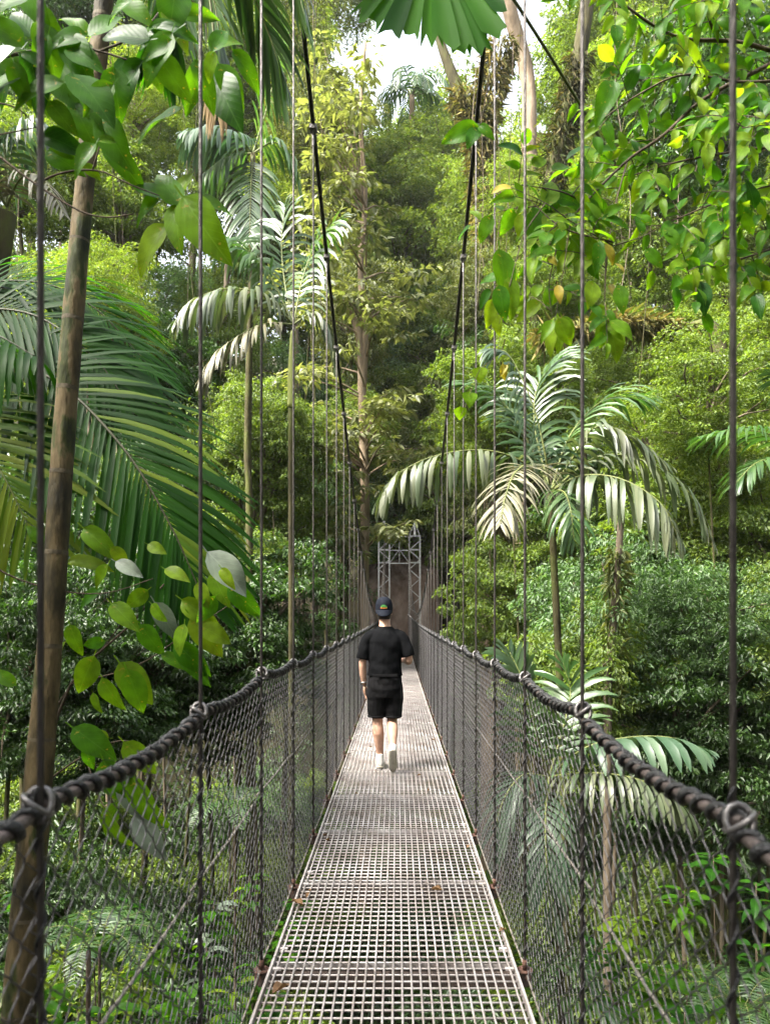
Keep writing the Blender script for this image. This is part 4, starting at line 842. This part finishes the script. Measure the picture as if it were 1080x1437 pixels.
# ------------------------------------------------------------------ broad leaves, one object each
def broad_leaf_mesh(name, wr, mat, curl=.12, droop=.18, wav=.02, heart=0., seed=0):
    r = random.Random(seed); K = 9; V = []; ph = r.uniform(0, 6)
    for i in range(K + 1):
        u = i / K; wv = wr * .5 * (math.sin(math.pi * u ** (.72 - .2 * heart)) ** .8 if 0 < u < 1 else .02) * (1 + .25 * heart * (1 - u)); x = u; z = -droop * u * u + .04 * math.sin(math.pi * u)
        for q in (-1, -.55, 0, .55, 1):
            V.append((x + (.0 if q == 0 else -heart * .16 * abs(q) * (1 - u) ** 2), q * wv, z + curl * wv * abs(q) * 1.2 - .25 * curl * wv * q * q + wav * math.sin(ph + 8 * u + (2 if q > 0 else 0)) * abs(q)))
    F = [(i * 5 + j, i * 5 + j + 1, (i + 1) * 5 + j + 1, (i + 1) * 5 + j) for i in range(K) for j in range(4)]
    n = len(V); V += [(-.16, .012, .04), (-.16, -.012, .04), (0, .012, 0), (0, -.012, 0)]; F.append((n, n + 1, n + 3, n + 2))
    return mk_mesh(name, V, F, mat)
M['bl_green'] = leaf_mat('broad_leaf_green', [(.022, .078, .0045), (.034, .102, .006), (.05, .122, .008), (.027, .088, .005)], (3.4, 3.0, .6), .56, .42, .1, True, True)
M['bl_lime'] = leaf_mat('broad_leaf_lime', [(.065, .14, .007), (.09, .165, .009), (.12, .18, .012), (.075, .15, .008)], (2.1, 2.05, .45), .56, .42, .1, True, True)
M['bl_dark'] = leaf_mat('broad_leaf_dark', [(.010, .045, .004), (.016, .06, .005), (.024, .078, .007)], (3.2, 3.0, .6), .5, .4, .14, True)
M['bl_yel'] = leaf_mat('broad_leaf_yellow', [(.19, .17, .014), (.23, .195, .017), (.27, .21, .02)], (1.4, 1.3, .5), .45, .5, .4, True)
M['bl_grey'] = leaf_mat('broad_leaf_sky_sheen', [(.09, .12, .085), (.12, .15, .11), (.16, .19, .14)], (.9, 1.1, .8), .2, .42, .7, True)  # grey base colour stands in for sky reflected on green leaves
M['bl_dry'] = leaf_mat('broad_leaf_dry', [(.14, .08, .04), (.20, .12, .06), (.09, .05, .03)], (1, .9, .6), .2, .8, .2, True)
BL = {}
for key, mat in (('g', 'bl_green'), ('l', 'bl_lime'), ('d', 'bl_dark'), ('y', 'bl_yel'), ('s', 'bl_grey')):
    BL[key] = [broad_leaf_mesh('leaf', .5, M[mat], .3, .15, .02, 0, 1), broad_leaf_mesh('leaf', .44, M[mat], .45, .25, .03, 0, 2), broad_leaf_mesh('leaf', .56, M[mat], .2, .10, .025, 0, 3)]
BL['h'] = [broad_leaf_mesh('leaf', .92, M['bl_lime'], .25, .12, .02, 1., 4)]
BL['n'] = [broad_leaf_mesh('leaf', .34, M['bl_lime'], .35, .2, .02, 0, 5), broad_leaf_mesh('leaf', .40, M['bl_green'], .35, .2, .02, 0, 6)]
rl = random.Random(21)
def put_leaf(parent, base, tip, key, face=None, var=None):
    base, tip = Vector(base), Vector(tip); x = tip - base; L_ = x.length; x.normalize()
    z = Vector(face) if face is not None else Vector((rl.gauss(0, .3), -1 + rl.gauss(0, .2), .35 + rl.gauss(0, .3)))
    y = z.cross(x); y = y.normalized() if y.length > 1e-4 else Vector((0, 1, 0)); z = x.cross(y)
    m = Matrix((x, y, z)).transposed().to_4x4() @ Matrix.Diagonal((L_, L_, L_, 1)); m.translation = base
    me = BL[key][var if var is not None else rl.randrange(len(BL[key]))]
    return mesh_obj('leaf', me, parent, m)
def leaf_px(parent, d, key, x0, y0, x1, y1, dd=None, face=None):
    dd = rl.uniform(-.05, .05) if dd is None else dd
    return put_leaf(parent, P(x0, y0, d), P(x1, y1, d + dd), key, face)
def twig(parent, pts, r0, r1=None, k=16): 
    mb = MB(); mb.tube(spline(pts, k), list(np.linspace(r0, r1 or r0 * .4, k)), 6); return mb.build('twig', M['twig'], parent, smooth=True)

# branch with broad leaves across the top left
D = 3.0; t = thing('broad_leaved_branch', 'leafy branch with large insect-bitten oval leaves hanging past the leaning trunk', 'branch', P(-60, 150, 3.0))
for pts, r_ in (([(-60, 90, D), (30, 75, D), (95, 64, D), (140, 72, D), (185, 86, D)], .008), ([(140, 72, D), (180, 55, D), (215, 28, D + .1), (245, -20, D + .2)], .005), ([(-60, 175, D), (0, 220, D), (50, 258, D), (110, 295, D), (150, 305, D), (188, 300, D)], .006),
                ([(50, 258, D), (90, 242, D), (140, 240, D), (190, 262, D), (250, 284, D)], .005), ([(130, 240, D), (140, 205, D), (150, 170, D), (160, 120, D)], .004), ([(-60, 200, D), (10, 187, D), (55, 178, D)], .004), ([(-60, 140, D), (20, 150, D), (60, 190, D)], .004), ([(245, -20, D + .2), (285, 20, D + .3), (290, 70, D + .3)], .004)):
    twig(t, PL(pts), r_)
LV = '''g 30 62 -28 20|d 45 50 18 16|g 118 50 68 62|g 122 48 86 18|g 130 50 168 20|d 205 55 148 48|g 60 90 28 72|s 25 72 -30 105|g 40 75 60 140|d 42 80 58 148|g 20 92 38 142|g 78 84 128 158|d 200 88 160 128|g 160 100 168 162|g 140 130 125 165|l 72 146 104 184|g 105 150 132 202|g 70 188 118 217|d 66 192 112 208|g 132 205 104 236|g 150 208 198 256|l 140 198 165 196|g 250 285 222 245|l 250 285 262 238|g 255 282 318 290|l 262 284 312 358|l 250 290 248 345|g 225 278 190 305|l 230 320 194 376|g 190 262 240 280|g 222 80 262 135|l 232 20 262 66|g 300 70 316 40|l 295 62 335 58|l 300 75 292 112|g 310 95 338 150|g 275 90 300 148|d 303 110 332 172|g 285 95 262 150|g 330 75 362 120|g 240 60 200 80|g 175 5 210 30|g 200 60 236 30|d 180 85 175 140|g 98 70 140 95|g 55 20 85 55|l 100 85 118 112|g 250 20 300 20|g 190 0 150 20|g 215 85 225 125|g 215 40 270 45|d 118 60 120 90|g 70 215 112 240|l 118 232 140 250'''
for i in range(22):
    x0 = rl.uniform(-30, 250) if i % 3 else rl.uniform(-30, 130); y0 = rl.uniform(-30, 120) if i % 4 else rl.uniform(60, 190); a = rl.uniform(.2, 2.9); L_ = rl.uniform(48, 78); LV += f"|{rl.choice('ggggdl')} {x0:.0f} {y0:.0f} {x0 + L_ * math.cos(a):.0f} {y0 + L_ * math.sin(a):.0f}"
for q in LV.split('|'):
    k, *n_ = q.split(); x0, y0, x1, y1 = map(float, n_); leaf_px(t, D + rl.uniform(-.12, .12), k, x0 - (x1 - x0) * .1, y0 - (y1 - y0) * .1, x1 + (x1 - x0) * .12, y1 + (y1 - y0) * .12)

# spray with many leaves across the top right: branches, twigs, then leaves on the twigs
t = thing('overhanging_branch', 'dense overhanging branch of small backlit green leaves above the right-hand rail', 'branch', P(1140, 60, 4.2))
BR = [([(1140, 90, 4.3), (1040, 60, 4.2), (950, 52, 4.1), (880, 10, 4.0), (840, -30, 4.0)], .014), ([(1140, 60, 4.2), (1060, 100, 4.1), (985, 140, 4.0), (930, 190, 3.9), (880, 225, 3.9), (820, 285, 3.8), (770, 345, 3.8)], .014),
      ([(1140, 110, 4.0), (1040, 115, 4.0), (960, 105, 3.9), (900, 130, 3.9), (840, 170, 3.8)], .009), ([(1140, 200, 4.2), (1050, 210, 4.1), (960, 225, 4.0), (890, 245, 3.9)], .009), ([(1140, 250, 4.0), (1060, 265, 3.9), (990, 290, 3.8), (920, 320, 3.8)], .008),
      ([(1000, 45, 4.1), (985, 0, 4.0), (965, -40, 4.0)], .008), ([(1140, 330, 4.0), (1080, 350, 3.9), (1020, 370, 3.8), (960, 395, 3.8)], .007), ([(820, 285, 3.8), (790, 270, 3.7), (750, 262, 3.7), (712, 258, 3.6)], .005), ([(860, 340, 3.7), (790, 320, 3.6), (740, 278, 3.6)], .005),
      ([(880, 225, 3.9), (860, 300, 3.8), (850, 380, 3.7), (848, 440, 3.7)], .005), ([(780, 350, 3.7), (770, 400, 3.7), (775, 450, 3.7)], .004), ([(1140, -10, 4.4), (1040, -10, 4.2), (940, 0, 4.2)], .01), ([(1140, 150, 3.6), (1090, 170, 3.6), (1040, 180, 3.5)], .007)]
ALL = []; TW = MB()
for bi, (pts, r_) in enumerate(BR):
    W_ = PL(pts); sp = spline(W_, 24); mb = MB(); mb.tube(sp, list(np.linspace(r_, r_ * .3, 24)), 6); mb.build('branch', M['twig'], t, smooth=True)
    nt_ = {0: 15, 1: 20, 2: 15, 3: 15, 4: 15, 5: 8, 6: 15, 9: 4, 11: 14, 12: 9}.get(bi, 3)
    for k in range(nt_):
        p0 = sp[min(23, int((k + .7) / nt_ * 23))]; a = rl.uniform(-2.9, -.2) if k % 2 else rl.uniform(.2, 2.9)
        e = p0 + Vector((math.cos(a) * .26 - .08, rl.uniform(-.35, .35), math.sin(a) * .20 - .07)); m_ = p0.lerp(e, .5) + Vector((0, 0, .03))
        tp = spline([p0, m_, e], 7); TW.tube(tp, list(np.linspace(.003, .0015, 7)), 5)
        td = (e - p0).normalized(); sd_ = td.cross(Vector((0, -1, 0))).normalized()
        for j in range(6):
            b_ = tp[min(6, 1 + j)]; s_ = (-1 if j % 2 else 1); L_ = rl.uniform(.08, .15)
            dr = (td * .55 + sd_ * s_ * .75 + Vector((0, rl.uniform(-.2, .2), -.35))).normalized() if j < 5 else (td + Vector((0, 0, -.5))).normalized()
            ALL.append((b_, b_ + dr * L_, rl.choices(['g', 'd', 'l', 'n'], [4.5, .8, 2.2, 3.2])[0], (rl.gauss(0, .4), -.9 + rl.gauss(0, .3), .45 + rl.gauss(0, .4))))
TW.build('twigs', M['twig'], t, smooth=True)['kind'] = 'stuff'
rl.shuffle(ALL); ALL.sort(key=lambda q: -(q[1] - q[0]).length / q[0].y)
for b_, e_, k, f_ in ALL[:295]: put_leaf(t, b_, e_, k, f_)
for kk in 'gdln':                                        # the smaller rest, joined by colour
    mb = MB()
    for b_, e_, k, f_ in ALL[295:]:
        if k != kk: continue
        me = BL[k][0]; x = e_ - b_; L_ = x.length; x.normalize(); y = Vector(f_).cross(x).normalized(); z = x.cross(y); m = Matrix((x, y, z)).transposed() * L_
        mb.add([m @ v.co + b_ for v in me.vertices], [tuple(p.vertices) for p in me.polygons])
    mb.build('small_leaves', BL[kk][0].materials[0], t, smooth=True)['kind'] = 'stuff'
# lime leaves of its drooping ends, each where it hangs
t = thing('drooping_leaf_spray', 'drooping sprays of lime and yellowing leaves hanging at the tip of the overhanging branch', 'branch', P(800, 400, 3.7))
for pts in ([(860, 345, 3.7), (800, 310, 3.65), (765, 285, 3.6), (715, 262, 3.6)], [(850, 350, 3.7), (848, 420, 3.7), (852, 455, 3.7)], [(800, 312, 3.65), (790, 380, 3.65), (778, 450, 3.65)], [(765, 285, 3.6), (735, 330, 3.6), (715, 400, 3.6), (700, 455, 3.6)], [(860, 345, 3.7), (905, 330, 3.75), (960, 300, 3.8)]): twig(t, PL(pts), .0035)
LV = '''y 716 262 690 268|y 775 300 752 318|l 740 285 724 300|l 730 300 726 332|l 765 300 780 332|g 745 290 748 340|l 770 290 772 250|g 700 350 712 420|l 712 390 722 445|g 700 400 708 450|l 695 440 700 472|l 690 420 684 460|l 776 450 758 478|l 780 450 768 500|l 782 448 785 492|l 784 446 800 486|l 788 444 806 474|l 776 452 752 466|l 850 455 842 490|l 852 452 868 508|l 855 450 890 476|l 848 450 836 478|g 856 446 872 486|y 862 370 878 382|y 855 400 862 412|y 848 342 862 372|l 832 395 826 432|g 840 340 838 380|g 868 400 874 440|l 750 360 742 392|y 782 400 786 425|l 812 330 806 372|g 820 300 852 322|g 900 330 892 300|g 930 320 955 350|d 980 395 990 440|g 985 440 1000 470|d 945 400 950 438|l 915 380 908 408|g 905 350 930 375|g 775 240 800 230|l 745 232 768 222|g 860 115 838 168|d 850 130 862 110|g 810 145 795 170|y 768 360 782 372|l 740 350 752 330'''
for q in LV.split('|'):
    k, *n_ = q.split(); x0, y0, x1, y1 = map(float, n_); leaf_px(t, 3.65 + rl.uniform(-.12, .12), k, x0, y0, x1, y1)
# a twig with two leaves in front of the right cable
t = thing('leafy_twig', 'two-leaved twig hanging beside the right main cable', 'twig', P(672, 172, 3.9)); twig(t, PL([(700, -40, 4.0), (690, 80, 3.95), (674, 176, 3.9)]), .003)
for q in ((672, 178, 618, 198), (670, 180, 655, 206), (672, 176, 692, 192), (668, 176, 640, 190)): leaf_px(t, 3.9, 'g', *q)
# heart leaves on a hanging vine
t = thing('heart_leaf_vine', 'thin hanging vine with yellow-green heart-shaped leaves beside the right cable', 'vine', P(690, 300, 5.0))
twig(t, PL([(720, 60, 5.2), (712, 300, 5.1), (700, 480, 5.0), (672, 520, 5.0), (655, 565, 5.0), (645, 585, 5.0)]), .0025, .0015, 30)
for q in (('h', 673, 518, 673, 538), ('h', 658, 553, 659, 572), ('h', 645, 573, 645, 590), ('y', 705, 510, 708, 535), ('y', 712, 512, 700, 528)): leaf_px(t, 5.0, q[0], *q[1:], face=(rl.gauss(0, .2), -1, .3))

# shrub with large leaves left of the bridge, at rail height
t = foot(P(120, 1000, 4.9).x, 4.9, 'sparse shrub with large lime-green leaves beside the left rail', 'shrub', 'large_leaved_shrub'); b0 = P(120, 1000, 4.9)
for pts, r_ in (([(40, 1560, 5.0), (50, 1300, 4.95), (60, 1100, 4.9), (100, 960, 4.8), (180, 880, 4.7), (230, 820, 4.6)], .014), ([(60, 1100, 4.9), (75, 1000, 4.9), (160, 890, 4.9), (200, 820, 4.9)], .008), ([(100, 960, 4.8), (190, 935, 4.6), (260, 890, 4.5), (320, 850, 4.5)], .006),
                ([(60, 1100, 4.9), (120, 1060, 4.6), (180, 1040, 4.4), (215, 1090, 4.3)], .007), ([(-60, 740, 4.0), (0, 800, 4.0), (80, 828, 4.05), (150, 832, 4.1), (215, 812, 4.2)], .006), ([(120, 1060, 4.6), (140, 1120, 4.4), (170, 1160, 4.3)], .005)): twig(t, PL(pts), r_)
twig(t, [b0 + Vector((0, .05, -1.6)), Vector((b0.x, b0.y, gz(b0.x, b0.y) - .1))], .016, .02)
LV = '''g 122 745 160 778|g 100 790 150 792|l 150 795 132 822|l 158 770 178 790|s 166 790 196 806|l 210 765 230 775|s 220 850 246 892|l 258 880 250 915|l 272 870 308 916|g 250 905 290 945|g 285 880 320 900|l 300 808 318 846|s 296 780 342 828|g 325 825 362 862|g 300 840 280 870|l 312 800 326 822|g 100 880 112 916|l 130 925 112 968|l 172 935 208 982|g 146 955 168 994|g 132 975 140 998|g 180 945 200 995|g 260 845 300 875|g 108 1025 156 1060|l 150 1035 122 1030|l 178 1045 214 1082|s 172 1072 185 1100|s 175 1095 196 1148|l 190 1095 226 1160|g 148 1072 170 1120|l 150 1140 180 1188|g 165 1130 145 1170|s 193 1148 226 1202|g 120 1050 130 1078|g 205 830 180 850|g 215 850 230 870|g 160 850 190 880|d 140 830 110 850|g 200 880 225 915|g 230 920 260 935|g 60 760 40 740|g 20 960 -10 940|g 90 905 70 940|g 145 900 120 905|l 280 820 290 850|g 235 800 262 812|d 262 905 285 960'''
for q in LV.split('|'):
    k, *n_ = q.split(); x0, y0, x1, y1 = map(float, n_); leaf_px(t, 4.25 + rl.uniform(-.15, .15), 'l' if k == 'g' and rl.random() < .5 else k, x0 - (x1 - x0) * .12, y0 - (y1 - y0) * .12, x1 + (x1 - x0) * .15, y1 + (y1 - y0) * .15)

# ------------------------------------------------------------------ the pale tree straight beside the far half of the bridge
rs = np.random.RandomState(77)
tp = PL([(512, 950, 21), (510, 820, 21), (512, 700, 21), (508, 560, 21), (505, 480, 21), (492, 435, 21)]); bx = tp[0].x; g_ = gz(bx, 21)
t = thing('pale_tree', 'slender tree with whitish tiered foliage growing close beside the far half of the bridge', 'tree', (bx, 21, g_))
mb = MB(); mb.tube(spline([Vector((bx, 21, g_ - .2))] + tp, 40), list(np.linspace(.17, .1, 40)), 9); mb.build('trunk', M['barkp'], t, smooth=True)
mb = MB(); mb.tube(spline(PL([(508, 560, 21), (512, 470, 21), (506, 380, 21.2), (512, 280, 21.4), (506, 170, 21.6), (512, 60, 21.8)]), 30), list(np.linspace(.11, .05, 30)), 8); mb.build('trunk', M['barkp'], t, smooth=True)
cl = []; rr_ = []
for (px, py, n_, sx, sy) in ((480, 320, 26, 60, 60), (540, 430, 14, 40, 35), (470, 200, 18, 45, 50), (520, 590, 14, 50, 25), (460, 640, 12, 40, 35), (540, 640, 10, 40, 15), (470, 745, 12, 45, 25), (540, 740, 6, 30, 12), (480, 420, 16, 50, 40), (490, 120, 14, 40, 40), (440, 520, 8, 30, 40), (550, 560, 8, 30, 20)):
    for i in range(n_): cl.append(tuple(P(px + rs.normal(0, sx * .62), py + rs.normal(0, sy * .62), 20.6 + rs.uniform(-1.6, 1.8)))); rr_.append(rs.uniform(.3, .62))
V, F = clump_leaves(rs, cl, rr_, 46, .27, .36, flat=.3, droop=.25, six=True)
mesh_obj('crown', mk_mesh('crown', V, F, M['lv_pale']), t)
mb = MB()
for i in range(0, len(cl), 2):
    e = Vector(cl[i]); zz = e.z - .5; s0 = Vector((bx + .02, 21, max(g_ + 2, min(zz, 13)))); mb.tube(spline([s0, s0.lerp(e, .5) + Vector((0, 0, .12)), e], 6), [.035, .03, .024, .018, .012, .006], 5, False)
mb.build('limbs', M['barkp'], t, smooth=True)

# ------------------------------------------------------------------ big mossy trunks top right, hung with epiphytes
def shag(name, parent, pts, spread, n, L_, W_, mat, rs, hang=1.2):
    sp = np.array([tuple(q) for q in spline(pts, 60)]); i = rs.randint(0, 60, n); a = rs.uniform(0, 2 * np.pi, n)
    r = spread * rs.uniform(.6, 1.2, n); pos = sp[i] + np.stack([np.cos(a) * r, np.sin(a) * r, rs.normal(0, .05, n)], 1)
    d = np.stack([np.cos(a) * .7, np.sin(a) * .7, rs.normal(-hang + .6, .6, n)], 1); nor = np.stack([rs.normal(0, .5, n), rs.normal(0, .5, n), np.full(n, .8)], 1)
    L2 = L_ * rs.uniform(.5, 1.3, n); V, F = leaves_geo(pos, d, nor, L2, np.full(n, W_) * rs.uniform(.7, 1.3, n), .35); return mesh_obj(name, mk_mesh(name, V, F, M[mat]), parent)
rs = np.random.RandomState(5)
M['moss2'] = leaf_mat('dark_moss_fern', [(.05, .045, .016), (.035, .05, .012), (.09, .075, .028)], (1.2, 1.2, .6), .3, .8, .2)
def big_trunk(label, pts, rad, mat, eps):
    p = PL(pts); g_ = gz(p[0].x, p[0].y); t = thing('mossy_tree', label, 'tree', (p[0].x, p[0].y, g_))
    mb = MB(); sp = spline([Vector((p[0].x, p[0].y, g_ - .2))] + p, 50); mb.tube(sp, list(np.interp(np.linspace(0, 1, 50), np.linspace(0, 1, len(rad)), rad)), 10); mb.build('trunk', M[mat], t, smooth=True)
    for q, spread, n, L_, W_, m_ in eps: shag('epiphytes', t, PL(q), spread, n, L_, W_, m_, rs)
    return t
big_trunk('pale leaning trunk with a clinging vine high above the right cable', [(735, 640, 30), (738, 400, 30), (742, 190, 30), (738, 100, 30), (716, 20, 29.5), (700, -60, 29)], [.36, .36, .32, .29, .29, .29], 'barkp', [([(742, 420, 30), (744, 190, 30)], .32, 700, .26, .05, 'moss')])
big_trunk('thick forked trunk shaggy with hanging moss and ferns above the right cable', [(700, 620, 26), (690, 450, 26), (682, 300, 26), (672, 200, 26), (640, 120, 26), (618, 60, 26), (606, 10, 26)], [.33, .33, .31, .27, .22, .16, .11], 'barkd',
          [([(690, 420, 26), (682, 300, 26), (672, 190, 26), (650, 130, 26)], .4, 3200, .42, .042, 'moss'), ([(672, 190, 26), (690, 110, 26), (705, 60, 26)], .4, 1200, .42, .05, 'moss')])
big_trunk('dark mossy trunk leaning under the overhanging branch', [(748, 620, 21), (752, 420, 21), (765, 300, 21), (790, 180, 21), (812, 80, 21), (830, -40, 21)], [.2, .2, .22, .23, .22, .19], 'barkd',
          [([(750, 420, 21), (765, 300, 21), (790, 180, 21), (812, 80, 21)], .26, 2600, .3, .035, 'moss2')])
t = big_trunk('dark horizontal mossy limb with a drooping fringe behind the overhanging branch', [(1010, 700, 16), (1005, 480, 16), (960, 462, 16), (900, 452, 15.6), (830, 455, 15.2), (760, 470, 15)], [.2, .2, .16, .13, .10, .05], 'barkd', [([(960, 462, 16), (900, 452, 15.6), (830, 455, 15.2), (760, 470, 15)], .12, 1800, .35, .03, 'moss')])
big_trunk('thin trunk wrapped in climbing leaves behind the silver-leaved palm', [(852, 1010, 12.5), (855, 930, 12.5), (862, 850, 12.5), (868, 770, 12.5), (872, 700, 12.5)], [.075, .07, .065, .06, .05], 'bark', [([(855, 980, 12.5), (862, 850, 12.5), (868, 770, 12.5)], .12, 420, .2, .045, 'lv_olive')])
big_trunk('tawny fibrous trunk standing just behind the hangers near the far tower', [(690, 960, 22), (686, 850, 22), (690, 740, 22), (694, 620, 22)], [.36, .34, .3, .24], 'barkp', [([(688, 930, 22), (690, 740, 22)], .36, 800, .3, .03, 'moss')])
big_trunk('brown trunk standing behind the crownshaft palm', [(350, 760, 16), (347, 640, 16), (349, 520, 16), (352, 420, 16)], [.08, .075, .07, .06], 'barkd', [])
# hanging lianas
lab_l = 'thin hanging liana dangling in front of the forest wall'
for i in range(22):
    px = rt.uniform(20, 1060); d = rt.uniform(13, 24); y0 = rt.uniform(-160, -60); y1 = rt.uniform(250, 720)
    if 480 < px < 640: continue
    pts = [P(px + rt.uniform(-10, 10) * k, y0 + (y1 - y0) * k / 3, d + rt.uniform(-.2, .2)) for k in range(4)]
    mb = MB(); mb.tube(spline(pts, 20), rt.uniform(.006, .012), 5); o = mb.build('liana', M[rt.choice(['bark', 'barkd'])], None, smooth=True); tag(o, lab_l, 'liana', 'lianas hanging before the forest wall')

# ------------------------------------------------------------------ understory plants with leaves one can count, lower left and lower right
UP = [(130, 1290, 8.2, 's', 1.0), (60, 1390, 7.4, 'g', 1.1), (200, 1350, 7.8, 'n', 1.0), (300, 1270, 8.8, 's', .9), (250, 1400, 7.2, 'g', 1.0), (330, 1380, 7.6, 'n', .9), (400, 1300, 8.4, 'g', .8), (150, 1420, 7.0, 'n', 1.0), (290, 1330, 8.0, 's', .8),
      (880, 1290, 8.5, 'l', 1.1), (920, 1360, 8.0, 'g', 1.2), (1010, 1380, 8.0, 'n', 1.2), (960, 1250, 9.5, 'g', 1.1), (1060, 1330, 8.6, 'd', 1.1), (860, 1400, 7.6, 'g', 1.0), (1000, 1200, 10, 'd', 1.1),
      (30, 1240, 8.6, 'd', .8), (90, 1340, 7.8, 'n', .75), (180, 1270, 8.4, 'd', .75), (240, 1310, 8.0, 'n', .7), (360, 1340, 7.8, 'd', .7), (110, 1420, 7.0, 'd', .8), (220, 1430, 6.9, 'g', .7), (310, 1430, 6.9, 'd', .7), (10, 1440, 6.9, 'n', .8), (380, 1400, 7.2, 'd', .7), (350, 1230, 9.2, 'n', .8), (420, 1250, 9, 'd', .7), (840, 1330, 8.2, 'd', .9), (960, 1420, 7.4, 'd', .9), (1060, 1240, 9.6, 'd', 1.0)]
names = {'s': 'low plant with painted sky sheen on leaves', 'g': 'low plant with broad green leaves', 'n': 'low plant with narrow bright leaves', 'l': 'low plant with pale lime leaves', 'd': 'low plant with dark leaves'}
for px, py, d, k, s in UP:
    c = P(px, py, d); side = 'left' if px < 540 else 'right'; g_ = gz(c.x, c.y)
    t = thing('understory_plant', f'{names[k]} seen through the {side}-hand net of the bridge', 'plant', (c.x, c.y, min(g_, c.z - .3)), f'low plants behind the {side}-hand net: {names[k]}')
    twig(t, [Vector((c.x, c.y, min(g_, c.z - .3))), c.lerp(Vector((c.x, c.y, g_)), .4) + Vector((.04, 0, 0)), c], .012, .006)
    for j in range(16):
        a = j * 2.4; h = -.028 * (j // 2) * 2; L_ = s * rl.uniform(.2, .32); el = rl.uniform(-.35, .35)
        b_ = c + Vector((0, 0, h)); dr = Vector((math.cos(a) * math.cos(el), math.sin(a) * math.cos(el), math.sin(el)))
        put_leaf(t, b_ + dr * .05, b_ + dr * (L_ + .05), 'g' if (k == 's' and j % 3) else k, (rl.gauss(0, .2), rl.gauss(0, .2), 1))
for i, (px, py, d) in enumerate([(140, 1330, 7.9), (330, 1140, 10), (1040, 1420, 7.8)]):
    c = P(px, py, d); t = thing('fern', 'feathery fern spreading in the undergrowth beside the bridge', 'fern', (c.x, c.y, min(gz(c.x, c.y), c.z - .4)), 'ferns beside the bridge')
    twig(t, [Vector((c.x, c.y, min(gz(c.x, c.y), c.z - .4))), c], .02, .015)
    for j in range(8):
        a = j * .8 + i; pts = [c, c + Vector((math.cos(a) * .25, math.sin(a) * .25, .22)), c + Vector((math.cos(a) * .55, math.sin(a) * .55, .22)), c + Vector((math.cos(a) * .8, math.sin(a) * .8, .02))]
        frond(t, pts, 26, .17, .022, M['palm_green'], M['rachis'], .6, (80, 60), .05, split=False, seed=200 + i * 9 + j, r0=.006, start=.15)

# ------------------------------------------------------------------ fallen leaves on the deck
dl = [broad_leaf_mesh('fallen_leaf', .55, M['bl_dry'], 1.3, -.25, .09, 0, 30 + i) for i in range(3)]
for i, (px, py, s) in enumerate([(382, 1398, .10), (425, 1273, .09), (432, 1252, .06), (458, 1174, .055), (620, 1252, .09), (463, 1181, .05), (497, 1116, .05), (600, 1112, .06), (508, 1076, .06), (655, 1192, .05), (488, 1060, .06), (610, 1040, .07), (430, 1262, .06), (585, 1090, .05), (522, 1050, .06), (700, 1310, .05)]):
    d = CAM.z / (py - HY) * FPX
    for _ in range(3): d = (CAM.z - deck_z(d)) / (py - HY) * FPX
    x = CAM.x + (px - HX) / FPX * d
    s *= .75; m = Matrix.Translation((x, d, deck_z(d) + .010)) @ Matrix.Rotation(rl.uniform(0, 6.3), 4, 'Z') @ Matrix.Rotation(rl.uniform(-.15, .15), 4, 'X') @ Matrix.Diagonal((s, s, s, 1))
    o = mesh_obj('fallen_leaf', dl[i % 3], None, m); tag(o, 'curled brown dead leaf lying on the steel grating of the deck', 'leaf', 'dead leaves on the deck')

# ------------------------------------------------------------------ moist air
hm = bpy.data.materials.new('moist_air'); hm.use_nodes = True; nt = hm.node_tree; nt.nodes.clear()
ou = nt.nodes.new('ShaderNodeOutputMaterial'); pv = nt.nodes.new('ShaderNodeVolumePrincipled'); nt.links.new(pv.outputs[0], ou.inputs['Volume'])
pv.inputs['Color'].default_value = (.93, .95, .9, 1); pv.inputs['Density'].default_value = .00025; pv.inputs['Anisotropy'].default_value = .2
lo = float(Z.min()) - 1
o = MB().box((0, 165, (lo + 62) / 2), (230, 245, (62 - lo) / 2)).build('haze', hm); tag(o, 'thin moist haze filling the forest gorge', 'haze', kind='stuff')
SC.cycles.volume_bounces = 0
